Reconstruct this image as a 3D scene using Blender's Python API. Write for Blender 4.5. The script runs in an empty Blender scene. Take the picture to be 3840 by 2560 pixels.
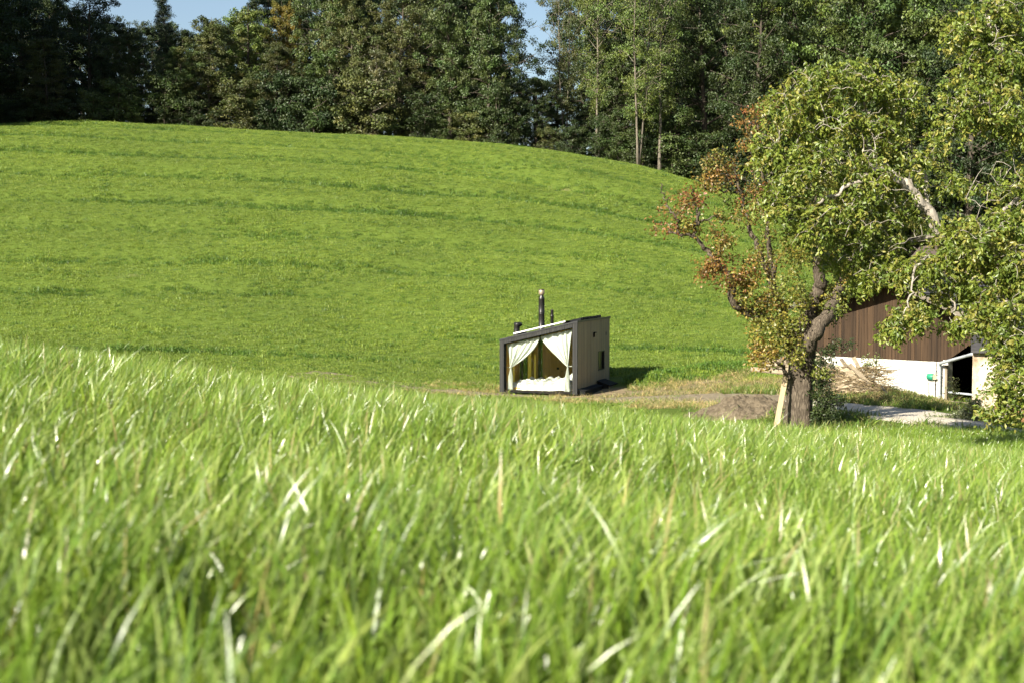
import bpy, math, random
import numpy as np
from mathutils import Vector, Matrix

# ------------------------------------------------------------------ camera, sky, sun, exposure
scene = bpy.context.scene
C = scene.collection
FOC = 5333.3                      # 50 mm lens measured in pixels of a 3840 px wide picture
PITCH = math.atan(290.0 / FOC)
cam_d = bpy.data.cameras.new('camera'); cam = bpy.data.objects.new('camera', cam_d); C.objects.link(cam)
cam_d.lens = 50; cam_d.sensor_width = 36; cam_d.clip_start = 0.05; cam_d.clip_end = 3000
cam.location = (0, 0, 0); cam.rotation_euler = (math.pi / 2 - PITCH, 0, 0)
cam_d.dof.use_dof = True; cam_d.dof.focus_distance = 50; cam_d.dof.aperture_fstop = 5.8
scene.camera = cam

SUN_AZ, SUN_EL = math.radians(42), math.radians(31)        # behind the camera, to its left
world = bpy.data.worlds.new('World'); scene.world = world; world.use_nodes = True
wn = world.node_tree
sky = wn.nodes.new('ShaderNodeTexSky'); sky.sky_type = 'NISHITA'; sky.sun_disc = False
sky.sun_elevation = SUN_EL; sky.sun_rotation = math.pi + SUN_AZ
sky.air_density = 1.0; sky.dust_density = 1.4; sky.ozone_density = 1.0
wn.links.new(sky.outputs[0], wn.nodes['Background'].inputs[0])
wn.nodes['Background'].inputs[1].default_value = 0.05
sun_d = bpy.data.lights.new('sun', 'SUN'); sun = bpy.data.objects.new('sun', sun_d); C.objects.link(sun)
sun_d.energy = 4.6; sun_d.angle = math.radians(0.53); sun_d.color = (1.0, 0.93, 0.80)
to_sun = Vector((-math.sin(SUN_AZ) * math.cos(SUN_EL), -math.cos(SUN_AZ) * math.cos(SUN_EL), math.sin(SUN_EL)))
sun.rotation_euler = to_sun.to_track_quat('Z', 'Y').to_euler()
vs = scene.view_settings
vs.view_transform = 'Standard'; vs.look = 'None'; vs.exposure = 1.6; vs.gamma = 1; vs.use_curve_mapping = False
scene.cycles.max_bounces = 5; scene.cycles.diffuse_bounces = 3; scene.cycles.glossy_bounces = 2
scene.cycles.transmission_bounces = 4; scene.cycles.transparent_max_bounces = 8
scene.cycles.sample_clamp_indirect = 4; scene.cycles.adaptive_threshold = 0.015; scene.cycles.use_light_tree = False; scene.cycles.use_denoising = True

# ------------------------------------------------------------------ helpers
rng = np.random.default_rng(7)
random.seed(7)
CP, SP = math.cos(PITCH), math.sin(PITCH)

def ray(px, py):
    a, b = (px - 1920) / FOC, (1280 - py) / FOC
    return np.array([a, CP + SP * b, -SP + CP * b])

def at(px, py, Y):
    r = ray(px, py); return r * (Y / r[1])

def _table(seed):
    return np.random.default_rng(seed).random((256, 256))
_TAB = [_table(s) for s in range(6)]

def vnoise(x, y, s=0):
    t = _TAB[s]; xi = np.floor(x).astype(int); yi = np.floor(y).astype(int)
    fx = x - xi; fy = y - yi; fx = fx * fx * (3 - 2 * fx); fy = fy * fy * (3 - 2 * fy)
    g = lambda i, j: t[(xi + i) & 255, (yi + j) & 255]
    return (g(0, 0) * (1 - fx) + g(1, 0) * fx) * (1 - fy) + (g(0, 1) * (1 - fx) + g(1, 1) * fx) * fy - 0.5

def sstep(a, b, x):
    t = np.clip((x - a) / (b - a), 0, 1); return t * t * (3 - 2 * t)

CREST = np.array([(-1200, 500), (-600, 480), (0, 469), (327, 460), (784, 482), (1143, 503), (1551, 523), (1878, 548), (2123, 580),
                  (2368, 622), (2531, 668), (2694, 716), (2790, 760), (2990, 880), (3200, 985), (3500, 1060), (4200, 1080)], float)
CX = (CREST[:, 0] - 1920) / FOC * 112; CZ = (990 - CREST[:, 1]) / FOC * 112

def furrow(x, y): return y * 1.25 + 5.0 * vnoise(x * .018 + 7, y * .022, 5) + 0.35 * vnoise(x * .12, y * .12, 1) + x * 0.22 + .0035 * x * x
def groove(x, y):
    """old mowing and cattle lines running slantwise along the slope"""
    return np.exp(-(np.sin(furrow(x, y) * .5 + .4) / .27) ** 2) * np.clip(.30 + 1.9 * (vnoise(x * .018 + 2, y * .16, 2) + .15), 0, 1)

def ground(x, y):
    x = np.asarray(x, float); y = np.asarray(y, float)
    yp = np.maximum(y, 0)
    near = -0.522 - 0.0250 * np.clip(y, -60, 999) - 2.2 * np.tanh(x / 22) - 0.0036 * yp * yp
    near = near + 0.10 * vnoise(x * .35 + 9, y * .3, 1) + 0.06 * vnoise(x * .9, y * .8, 2)
    base = -4.25 - 0.68 * np.exp(-((x - 1.5) ** 2 / 90 + (y - 54) ** 2 / 90)) + (0.28 * sstep(3, 9, x) - 0.55 * sstep(11, 15.5, x)) * sstep(60, 52, y)
    base = base - 0.5 * sstep(12.6, 15, x) * sstep(47, 44, y) * sstep(37, 41, y)
    hz = np.interp(x, CX, CZ)
    s = sstep(56, 115, y)
    v = base + (hz - base) * s + 0.035 * np.maximum(y - 115, 0)
    # uneven hillside: broad swells, tractor-wide terraces and one slumped bank
    m = sstep(58, 72, y)
    v = v + m * (0.5 * vnoise(x * .07, y * .07, 3) + 0.22 * vnoise(x * .2 + 3, y * .22, 4) * sstep(118, 100, y))
    v = v + m * sstep(117, 106, y) * (0.15 * np.sin(furrow(x, y)) - 0.20 * groove(x, y))
    cx = x - 2.2; cy = y - (97.5 - 0.55 * cx)
    bank = np.exp(-(cx / 6.5) ** 2)
    v = v - 1.25 * bank * np.exp(-(cy / 2.0) ** 2) + 0.45 * bank * np.exp(-((cy - 4.0) / 2.2) ** 2)
    # rough low bank where the meadow meets the yard
    v = v + 0.45 * np.exp(-((x - 8.5) / 3.2) ** 2) * np.exp(-((y - 57) / 1.6) ** 2)
    k = 0.35; h = np.clip(0.5 + 0.5 * (near - v) / k, 0, 1)
    return np.where(y < 60, v * (1 - h) + near * h + k * h * (1 - h), v)

def gz(x, y): return float(ground(x, y))

def tag(o, label=None, cat=None, group=None, kind=None):
    if label: o['label'] = label
    if cat: o['category'] = cat
    if group: o['group'] = group
    if kind: o['kind'] = kind
    return o

def empty(name, loc, rz=0.0):
    o = bpy.data.objects.new(name, None); C.objects.link(o); o.location = [float(q) for q in loc]
    o.rotation_euler = (0, 0, rz); o.empty_display_size = .2
    return o

class MB:
    """collects vertices, faces and a colour per vertex; build() makes one mesh object"""
    def __init__(s): s.v = []; s.q = []; s.t = []; s.c = []; s.n = 0
    def add(s, v, q=None, t=None, c=(1, 1, 1)):
        v = np.asarray(v, float).reshape(-1, 3)
        if q is not None and len(q): s.q.append(np.asarray(q, int).reshape(-1, 4) + s.n)
        if t is not None and len(t): s.t.append(np.asarray(t, int).reshape(-1, 3) + s.n)
        c = np.asarray(c, float)
        if c.ndim == 1: c = np.tile(c, (len(v), 1))
        s.c.append(c); s.v.append(v); s.n += len(v); return s
    def box(s, a, b, c=(1, 1, 1), M=None):
        x0, y0, z0 = a; x1, y1, z1 = b
        v = np.array([(x0, y0, z0), (x1, y0, z0), (x1, y1, z0), (x0, y1, z0), (x0, y0, z1), (x1, y0, z1), (x1, y1, z1), (x0, y1, z1)], float)
        if M is not None: v = v @ np.array(M.to_3x3()).T + np.array(M.translation)
        return s.add(v, [(3, 2, 1, 0), (4, 5, 6, 7), (0, 1, 5, 4), (1, 2, 6, 5), (2, 3, 7, 6), (3, 0, 4, 7)], c=c)
    def hexa(s, v8, c=(1, 1, 1)):
        return s.add(v8, [(3, 2, 1, 0), (4, 5, 6, 7), (0, 1, 5, 4), (1, 2, 6, 5), (2, 3, 7, 6), (3, 0, 4, 7)], c=c)
    def tube(s, P, R, n=6, c=(1, 1, 1), cap=True):
        P = np.asarray(P, float); m = len(P); R = np.broadcast_to(np.asarray(R, float), (m,))
        T = np.gradient(P, axis=0); T /= np.linalg.norm(T, axis=1)[:, None] + 1e-9
        up = np.array([0, 0, 1.]) if abs(T[0][2]) < .9 else np.array([1., 0, 0])
        A = np.cross(T, up); A /= np.linalg.norm(A, axis=1)[:, None] + 1e-9; B = np.cross(A, T)
        th = np.linspace(0, 2 * np.pi, n, endpoint=False)
        V = P[:, None] + R[:, None, None] * (np.cos(th)[None, :, None] * A[:, None] + np.sin(th)[None, :, None] * B[:, None])
        i = np.arange(m - 1)[:, None] * n; j = np.arange(n)[None, :]; j2 = (j + 1) % n
        q = np.stack([i + j, i + j2, i + n + j2, i + n + j], -1).reshape(-1, 4)
        V = V.reshape(-1, 3); t = []
        if cap:
            V = np.vstack([V, P[0], P[-1]]); e = m * n
            t = [(e, (k + 1) % n, k) for k in range(n)] + [(e + 1, (m - 1) * n + k, (m - 1) * n + (k + 1) % n) for k in range(n)]
        return s.add(V, q, t, c=c)
    def lathe(s, prof, n=20, o=(0, 0, 0), c=(1, 1, 1)):
        o = np.array(o, float); P = [o + (0, 0, z) for r, z in prof]
        th = np.linspace(0, 2 * np.pi, n, endpoint=False); m = len(prof)
        V = np.array([[(o[0] + r * math.cos(a), o[1] + r * math.sin(a), o[2] + z) for a in th] for r, z in prof]).reshape(-1, 3)
        i = np.arange(m - 1)[:, None] * n; j = np.arange(n)[None, :]; j2 = (j + 1) % n
        q = np.stack([i + j, i + j2, i + n + j2, i + n + j], -1).reshape(-1, 4)
        return s.add(V, q, c=c)
    def grid(s, V, c=(1, 1, 1)):
        V = np.asarray(V, float); a, b = V.shape[:2]
        i = np.arange(a - 1)[:, None] * b; j = np.arange(b - 1)[None, :]
        q = np.stack([i + j, i + j + 1, i + b + j + 1, i + b + j], -1).reshape(-1, 4)
        if np.ndim(c) == 3: c = np.asarray(c).reshape(-1, 3)
        return s.add(V.reshape(-1, 3), q, c=c)
    def mesh(s, name, origin=(0, 0, 0), smooth=False):
        v = np.vstack(s.v) - np.asarray(origin, float); c = np.vstack(s.c)
        q = np.vstack(s.q) if s.q else np.zeros((0, 4), int); t = np.vstack(s.t) if s.t else np.zeros((0, 3), int)
        me = bpy.data.meshes.new(name); me.vertices.add(len(v)); me.vertices.foreach_set('co', v.astype(np.float32).ravel())
        li = np.concatenate([q.ravel(), t.ravel()]).astype(np.int32); nq, ntr = len(q), len(t)
        st = np.concatenate([np.arange(nq) * 4, nq * 4 + np.arange(ntr) * 3]).astype(np.int32)
        me.loops.add(len(li)); me.loops.foreach_set('vertex_index', li)
        me.polygons.add(nq + ntr); me.polygons.foreach_set('loop_start', st)
        me.polygons.foreach_set('use_smooth', np.full(nq + ntr, bool(smooth)))
        a = me.attributes.new('col', 'FLOAT_COLOR', 'POINT')
        a.data.foreach_set('color', np.hstack([c, np.ones((len(c), 1))]).astype(np.float32).ravel())
        me.update(calc_edges=True); me.validate()
        return me
    def build(s, name, mat, parent=None, origin=(0, 0, 0), smooth=False):
        return link(name, s.mesh(name, origin, smooth), mat, parent)

def link(name, me, mat=None, parent=None, loc=None):
    o = bpy.data.objects.new(name, me); C.objects.link(o)
    if mat is not None:
        if len(me.materials) == 0: me.materials.append(mat)
        elif me.materials[0] != mat: o.material_slots[0].link = 'OBJECT'; o.material_slots[0].material = mat
    if parent is not None: o.parent = parent
    if loc is not None: o.location = [float(q) for q in loc]
    return o

# ------------------------------------------------------------------ materials
class NT:
    def __init__(s, name):
        s.m = bpy.data.materials.new(name); s.m.use_nodes = True; s.t = s.m.node_tree; s.t.nodes.clear()
        s.out = s.n('OutputMaterial')
    def n(s, kind, **kw):
        nd = s.t.nodes.new('ShaderNode' + kind)
        for k, v in kw.items(): setattr(nd, k, v)
        return nd
    def l(s, a, b): s.t.links.new(a, b)
    def noise(s, scale, detail=4, vec=None, rough=.6):
        nd = s.n('TexNoise'); nd.inputs['Scale'].default_value = scale; nd.inputs['Detail'].default_value = detail
        nd.inputs['Roughness'].default_value = rough
        if vec is not None: s.l(vec, nd.inputs['Vector'])
        return nd.outputs['Fac']
    def ramp(s, fac, stops):
        r = s.n('ValToRGB'); e = r.color_ramp.elements
        while len(e) < len(stops): e.new(.5)
        for k, (p, c) in enumerate(stops): e[k].position = p; e[k].color = (*c, 1)
        s.l(fac, r.inputs[0]); return r.outputs[0]
    def mix(s, f, a, b, mode='MIX'):
        m = s.n('Mix', data_type='RGBA', blend_type=mode)
        for sock, val in ((m.inputs[0], f), (m.inputs[6], a), (m.inputs[7], b)):
            if isinstance(val, (int, float)): sock.default_value = val
            elif isinstance(val, tuple): sock.default_value = (*val, 1)
            else: s.l(val, sock)
        return m.outputs[2]
    def scaled(s, sx, sy, sz, src='Object'):
        tc = s.n('TexCoord'); mp = s.n('Mapping'); mp.inputs['Scale'].default_value = (sx, sy, sz)
        s.l(tc.outputs[src], mp.inputs[0]); return mp.outputs[0]
    def attr(s, name='col'):
        a = s.n('Attribute'); a.attribute_name = name; return a.outputs['Color']
    def wpos(s): return s.n('NewGeometry').outputs['Position']
    def rand(s): return s.n('ObjectInfo').outputs['Random']
    def bump(s, h, strength=.3, dist=.02):
        b = s.n('Bump'); b.inputs['Strength'].default_value = strength; b.inputs['Distance'].default_value = dist
        s.l(h, b.inputs['Height']); return b.outputs[0]
    def pr(s, col, rough=.7, spec=.3, metal=0, normal=None, surf=True):
        p = s.n('BsdfPrincipled')
        if isinstance(col, tuple): p.inputs['Base Color'].default_value = (*col, 1)
        else: s.l(col, p.inputs['Base Color'])
        p.inputs['Roughness'].default_value = rough; p.inputs['Specular IOR Level'].default_value = spec; p.inputs['Metallic'].default_value = metal
        if normal is not None: s.l(normal, p.inputs['Normal'])
        if surf: s.l(p.outputs[0], s.out.inputs[0])
        return p

def leaf_mat(name, tint, trans=.3, rough=.5, spec=.35, var=.35):
    """leaf colour from the mesh attribute, tinted, varied per plant and in broad drifts"""
    m = NT(name)
    c = m.mix(1.0, m.attr(), tint, 'MULTIPLY')
    hsv = m.n('HueSaturation'); m.l(c, hsv.inputs['Color'])
    mr = m.n('MapRange'); mr.inputs[3].default_value = 1 - var; mr.inputs[4].default_value = 1 + var
    m.l(m.rand(), mr.inputs[0]); m.l(mr.outputs[0], hsv.inputs['Value'])
    p = m.pr(hsv.outputs[0], rough, spec, surf=False)
    t = m.n('BsdfTranslucent'); m.l(m.mix(1.0, hsv.outputs[0], (1.15, 1.1, .55), 'MULTIPLY'), t.inputs[0])
    mx = m.n('MixShader'); mx.inputs[0].default_value = trans
    m.l(p.outputs[0], mx.inputs[1]); m.l(t.outputs[0], mx.inputs[2]); m.l(mx.outputs[0], m.out.inputs[0])
    return m.m

def grass_mat(name, tint, drift=.25, rough=.3, spec=.5, trans=.35, sc=.12):
    m = NT(name)
    w = m.wpos()
    c = m.mix(1.0, m.attr(), tint, 'MULTIPLY')
    n1 = m.ramp(m.noise(sc, 5, w), [(.3, (1 - drift, 1 - drift * .8, 1 - drift)), (.7, (1 + drift, 1 + drift, 1 + drift * .4))])
    c = m.mix(1.0, c, n1, 'MULTIPLY')
    r = m.ramp(m.rand(), [(0, (.72, .78, .7)), (.5, (1, 1, 1)), (1, (1.25, 1.15, 1.0))])
    c = m.mix(1.0, c, r, 'MULTIPLY')
    p = m.pr(c, rough, spec, surf=False)
    t = m.n('BsdfTranslucent'); m.l(m.mix(1.0, c, (1.2, 1.1, .5), 'MULTIPLY'), t.inputs[0])
    mx = m.n('MixShader'); mx.inputs[0].default_value = trans
    m.l(p.outputs[0], mx.inputs[1]); m.l(t.outputs[0], mx.inputs[2]); m.l(mx.outputs[0], m.out.inputs[0])
    return m.m

def wood_mat(name, dark, light, rough=.75, grain=(30, 30, 1.2), spec=.2, var=.25, src='Object'):
    m = NT(name)
    v = m.scaled(*grain, src)
    ri = m.rand()
    add = m.n('VectorMath', operation='ADD'); cmb = m.n('CombineXYZ')
    mul = m.n('Math', operation='MULTIPLY'); mul.inputs[1].default_value = 91.0; m.l(ri, mul.inputs[0]); m.l(mul.outputs[0], cmb.inputs[0]); m.l(mul.outputs[0], cmb.inputs[2])
    m.l(v, add.inputs[0]); m.l(cmb.outputs[0], add.inputs[1])
    f = m.noise(1.0, 6, add.outputs[0], .65)
    c = m.ramp(f, [(.28, dark), (.72, light)])
    mr = m.ramp(ri, [(0, (1 - var,) * 3), (1, (1 + var, 1 + var * .9, 1 + var * .7))])
    c = m.mix(1.0, c, mr, 'MULTIPLY')
    c = m.mix(1.0, c, m.attr(), 'MULTIPLY')
    m.pr(c, rough, spec, normal=m.bump(f, .25, .01))
    return m.m

def plain(name, col, rough=.6, spec=.3, metal=0, mottled=.15, scale=6, bump=.1):
    m = NT(name)
    f = m.noise(scale, 5, m.scaled(1, 1, 1))
    lo = tuple(q * (1 - mottled) for q in col); hi = tuple(min(1, q * (1 + mottled)) for q in col)
    c = m.mix(1.0, m.ramp(f, [(.3, lo), (.7, hi)]), m.attr(), 'MULTIPLY')
    m.pr(c, rough, spec, metal, m.bump(f, bump, .01))
    return m.m

M = {}
M['char_board'] = wood_mat('charred_board', (.011, .012, .012), (.028, .028, .026), .65, (20, 20, .8), .3, .25)
M['side_board'] = wood_mat('weathered_board', (.175, .145, .090), (.31, .26, .165), .7, (30, 30, .7), .2, .14)
M['trim'] = plain('dark_metal_trim', (.028, .029, .030), .5, .4, .3)
M['black'] = plain('black_rubber', (.008, .009, .010), .8, .15)
M['flue'] = plain('black_steel_flue', (.022, .021, .019), .36, .5, .35, bump=.02)
M['cowl'] = plain('weathered_steel', (.32, .25, .18), .5, .5, .5)
M['ply'] = wood_mat('warm_plywood', (.46, .23, .040), (.70, .40, .085), .5, (9, 9, .7), .3, .12)
M['fabric'] = plain('white_linen', (.66, .65, .60), .9, .1, mottled=.03, scale=30)
M['curtain'] = plain('pale_curtain', (.57, .58, .53), .9, .1, mottled=.04, scale=40)
M['solar_edge'] = plain('panel_edge', (.80, .78, .74), .35, .5, .0, mottled=.03)
M['solar'] = plain('panel_cells', (.012, .015, .025), .15, .6)
M['side_glass'] = plain('dark_glass', (.010, .011, .012), .35, .25)
M['ring'] = plain('curtain_ring', (.30, .17, .06), .5)
M['barn_board'] = wood_mat('brown_barn_board', (.016, .010, .006), (.064, .039, .021), .75, (18, 18, .55), .2, .34)
M['concrete'] = plain('whitewashed_concrete', (.50, .48, .43), .85, .2, mottled=.22, scale=1.6, bump=.15)
M['grey_wood'] = wood_mat('grey_weathered_wood', (.15, .12, .08), (.36, .31, .23), .85, (14, 14, 1.5), .15, .35)
M['plank'] = wood_mat('scrap_plank', (.13, .105, .07), (.40, .34, .25), .85, (6, 30, 30), .15, .6)
M['dark_grey'] = wood_mat('dark_grey_wood', (.07, .06, .045), (.20, .175, .14), .85, (2, 14, 14), .15, .1)
M['tan'] = wood_mat('tan_board', (.30, .22, .13), (.50, .40, .26), .8, (3, 20, 20), .15, .1)
M['roof_tile'] = plain('dark_roof_tile', (.050, .048, .048), .7, .3, mottled=.3, scale=5)
M['pipe'] = plain('grey_pipe', (.33, .36, .38), .4, .5, mottled=.06)
M['dark'] = plain('dark_timber', (.020, .015, .011), .9, .1)
M['green'] = plain('green_hood', (.015, .19, .11), .4, .5)
M['rust'] = plain('rusty_panel', (.26, .14, .065), .8, .2, mottled=.3, scale=4)
M['cream'] = plain('cream_render', (.62, .50, .33), .85, .2, mottled=.06)
M['house_roof'] = plain('brown_roof', (.10, .075, .06), .8, .2, mottled=.25)

m = NT('old_plaster')
f = m.noise(1.1, 7, m.scaled(1, 1, 1), .65)
col = m.ramp(f, [(.38, (.24, .17, .10)), (.50, (.44, .37, .28)), (.66, (.68, .64, .56))])
m.pr(col, .9, .15, normal=m.bump(f, .5, .04)); M['plaster'] = m.m

m = NT('clear_glass')
tr = m.n('BsdfTransparent'); tr.inputs[0].default_value = (.95, .97, .95, 1)
gl = m.n('BsdfGlossy'); gl.inputs['Roughness'].default_value = .02
fr = m.n('MapRange'); lw = m.n('LayerWeight'); lw.inputs[0].default_value = .35; m.l(lw.outputs['Facing'], fr.inputs[0]); fr.inputs[1].default_value = .3; fr.inputs[3].default_value = .03; fr.inputs[4].default_value = .22
drops = m.ramp(m.noise(42, 2, m.scaled(1, 1, 1)), [(.70, (0, 0, 0)), (.73, (.35, .35, .35))])
df = m.n('BsdfDiffuse'); df.inputs[0].default_value = (.75, .75, .7, 1)
m1 = m.n('MixShader'); m.l(fr.outputs[0], m1.inputs[0]); m.l(tr.outputs[0], m1.inputs[1]); m.l(gl.outputs[0], m1.inputs[2])
m2 = m.n('MixShader'); m.l(drops, m2.inputs[0]); m.l(m1.outputs[0], m2.inputs[1]); m.l(df.outputs[0], m2.inputs[2])
m.l(m2.outputs[0], m.out.inputs[0]); M['glass'] = m.m
m = NT('tinted_glass')
tr = m.n('BsdfTransparent'); tr.inputs[0].default_value = (.30, .38, .28, 1)
gl = m.n('BsdfGlossy'); gl.inputs['Roughness'].default_value = .03
fr = m.n('MapRange'); lw = m.n('LayerWeight'); lw.inputs[0].default_value = .35; m.l(lw.outputs['Facing'], fr.inputs[0]); fr.inputs[1].default_value = .3; fr.inputs[3].default_value = .03; fr.inputs[4].default_value = .08
m1 = m.n('MixShader'); m.l(fr.outputs[0], m1.inputs[0]); m.l(tr.outputs[0], m1.inputs[1]); m.l(gl.outputs[0], m1.inputs[2])
m.l(m1.outputs[0], m.out.inputs[0]); M['tinted'] = m.m

def bark_mat(name, dark, light, sc=9):
    m = NT(name)
    v = m.scaled(sc, sc, sc * .22)
    vor = m.n('TexVoronoi', feature='DISTANCE_TO_EDGE'); m.l(v, vor.inputs['Vector']); vor.inputs['Scale'].default_value = 1.6
    f = m.noise(1.6, 6, v, .7)
    mu = m.n('Math', operation='MULTIPLY'); m.l(vor.outputs[0], mu.inputs[0]); m.l(f, mu.inputs[1])
    col = m.mix(.5, m.ramp(mu.outputs[0], [(.02, dark), (.22, light)]), m.ramp(f, [(.3, dark), (.7, light)]))
    col = m.mix(1.0, col, m.attr(), 'MULTIPLY')
    m.pr(col, .9, .15, normal=m.bump(mu.outputs[0], .9, .05)); return m.m
M['bark'] = bark_mat('old_bark', (.024, .018, .013), (.19, .155, .115), 15)
M['bark_pale'] = bark_mat('pale_bark', (.15, .13, .10), (.46, .42, .36), 6)
M['bark_ash'] = bark_mat('ash_bark', (.08, .068, .05), (.25, .22, .175), 6)
M['bark_dark'] = bark_mat('dark_bark', (.030, .024, .018), (.13, .11, .085), 5)
M['grass_near'] = grass_mat('long_grass', (1, 1, 1), .16, .32, .8, .36, .5)
M['grass_hill'] = grass_mat('meadow_grass', (1, 1, 1), .20, .5, .4, .30, .10)
M['grass_dry'] = grass_mat('dry_grass', (1, 1, 1), .2, .6, .2, .2, .3)

# ground: meadow soil, worn earth by the yard, from a mask stored on the mesh
m = NT('meadow_ground')
w = m.wpos()
g1 = m.ramp(m.noise(1.6, 6, w), [(.3, (.058, .090, .014)), (.7, (.092, .132, .021))])
e1 = m.ramp(m.noise(2.5, 7, w), [(.3, (.13, .095, .055)), (.7, (.25, .20, .125))])
sp = m.n('SeparateColor'); m.l(m.attr('mask'), sp.inputs[0])
c = m.mix(sp.outputs[0], g1, e1)
m.pr(c, .95, .1, normal=m.bump(m.noise(9, 6, w), .6, .06)); M['ground'] = m.m
m = NT('gravel'); w = m.wpos()
vo = m.n('TexVoronoi'); vo.inputs['Scale'].default_value = 22; m.l(w, vo.inputs['Vector'])
c = m.mix(.5, m.ramp(m.noise(1.3, 6, w), [(.3, (.36, .315, .235)), (.7, (.58, .52, .41))]), m.ramp(m.noise(38, 3, w), [(.3, (.26, .23, .18)), (.7, (.60, .56, .47))]))
m.pr(c, .9, .15, normal=m.bump(vo.outputs[0], .5, .02)); M['gravel'] = m.m
m = NT('packed_dirt'); w = m.wpos()
f = m.noise(5, 8, w, .7)
c = m.ramp(f, [(.3, (.10, .080, .052)), (.55, (.22, .185, .125)), (.75, (.34, .29, .20))])
m.pr(c, .95, .1, normal=m.bump(f, .8, .05)); M['dirt'] = m.m
m = NT('dark_soil'); w = m.wpos()
f = m.noise(7, 9, w, .75)
c = m.ramp(f, [(.3, (.070, .055, .036)), (.55, (.155, .125, .085)), (.78, (.26, .22, .155))])
m.pr(c, .95, .1, normal=m.bump(f, 1.0, .08)); M['soil'] = m.m

# ------------------------------------------------------------------ ground sheet
def axis(parts):
    out = []
    for a, b, st in parts: out += list(np.arange(a, b - 1e-6, st))
    return np.array(out + [parts[-1][1]])
gx = axis([(-700, -120, 40), (-120, -60, 6), (-60, -16, 1.0), (-16, -6, .5), (-6, 6, .25), (6, 22, .4), (22, 60, 1.0), (60, 120, 6), (120, 700, 40)])
gy = axis([(-200, -20, 20), (-20, 0, 2), (0, 16, .25), (16, 60, .5), (60, 122, .6), (122, 180, 4), (180, 1500, 60)])
GX, GY = np.meshgrid(gx, gy)
GZ = ground(GX, GY)

def worn(x, y):
    """0..1: where the yard is bare or straw-covered instead of turf"""
    n = vnoise(x * .8, y * .8, 1) + .6 * vnoise(x * 2.3, y * 2.3, 3)
    a = 1.1 * np.exp(-(((x - 9.0) / 4.8) ** 2 + ((y - 44.5) / 5.4) ** 2)) + 1.0 * np.exp(-(((x - 5.2) / 5.2) ** 2 + ((y - 52.0) / 4.0) ** 2))
    a = a + .5 * np.exp(-(((x + 3) / 5.0) ** 2 + ((y - 54.5) / 2.4) ** 2))
    b = np.exp(-((x - 2.2) / 6) ** 2 - ((y - (97.0 - .55 * (x - 2.2))) / 1.0) ** 2) * .75
    return np.clip(sstep(.38, .70, a + .45 * n), 0, 1) + sstep(.5, .8, b + .8 * n)

mb = MB(); mb.grid(np.stack([GX, GY, GZ], -1))
me = mb.mesh('ground', smooth=True)
a = me.attributes.new('mask', 'FLOAT_COLOR', 'POINT')
w_ = np.clip(worn(GX, GY), 0, 1).ravel()
a.data.foreach_set('color', np.stack([w_, w_, w_, np.ones_like(w_)], -1).astype(np.float32).ravel())
tag(link('ground', me, M['ground']), kind='structure')

def strip(name, line, width, mat, lift=.03, seed=0):
    P = np.array(line, float)
    d = np.concatenate([[0], np.cumsum(np.linalg.norm(np.diff(P, axis=0), axis=1))])
    s = np.arange(0, d[-1], .3); X = np.interp(s, d, P[:, 0]); Y = np.interp(s, d, P[:, 1])
    k = np.ones(9) / 9
    X = np.convolve(np.pad(X, 4, 'edge'), k, 'valid'); Y = np.convolve(np.pad(Y, 4, 'edge'), k, 'valid')
    T = np.gradient(np.stack([X, Y], -1), axis=0); T /= np.linalg.norm(T, axis=1)[:, None]
    u = np.linspace(-1, 1, 13)
    wl = width / 2 * (1 + .35 * vnoise(s * .7, s * 0 + 3 + seed, 2)); wr = width / 2 * (1 + .35 * vnoise(s * .6, s * 0 + 30 + seed, 4))
    W = np.where(u[None] < 0, wl[:, None], wr[:, None]) * u[None]
    gxx = X[:, None] - T[:, 1][:, None] * W; gyy = Y[:, None] + T[:, 0][:, None] * W
    gzz = ground(gxx, gyy) + lift - .10 * (np.abs(u[None]) > .99) - .02 * np.exp(-((np.abs(u[None]) - .5) / .15) ** 2)
    mb = MB(); mb.grid(np.stack([gxx, gyy, gzz], -1))
    return tag(mb.build(name, mat, smooth=True), kind='structure')
strip('dirt_track', [(-9, 57.5), (-2, 53.2), (3, 50.6), (6, 47.2), (7.6, 43.5), (8.6, 40)], 2.7, M['dirt'], .035, 0)
strip('gravel_road', [(7.2, 41.6), (9.3, 39.2), (10.9, 36.6), (12.6, 33.0), (15.5, 29), (20, 25)], 2.9, M['gravel'], .05, 9)

# ------------------------------------------------------------------ grass
def unit(v): return v / (np.linalg.norm(v, axis=-1, keepdims=True) + 1e-9)

def lib(name): return bpy.data.collections.new(name)       # source clumps, never linked to the scene

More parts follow.
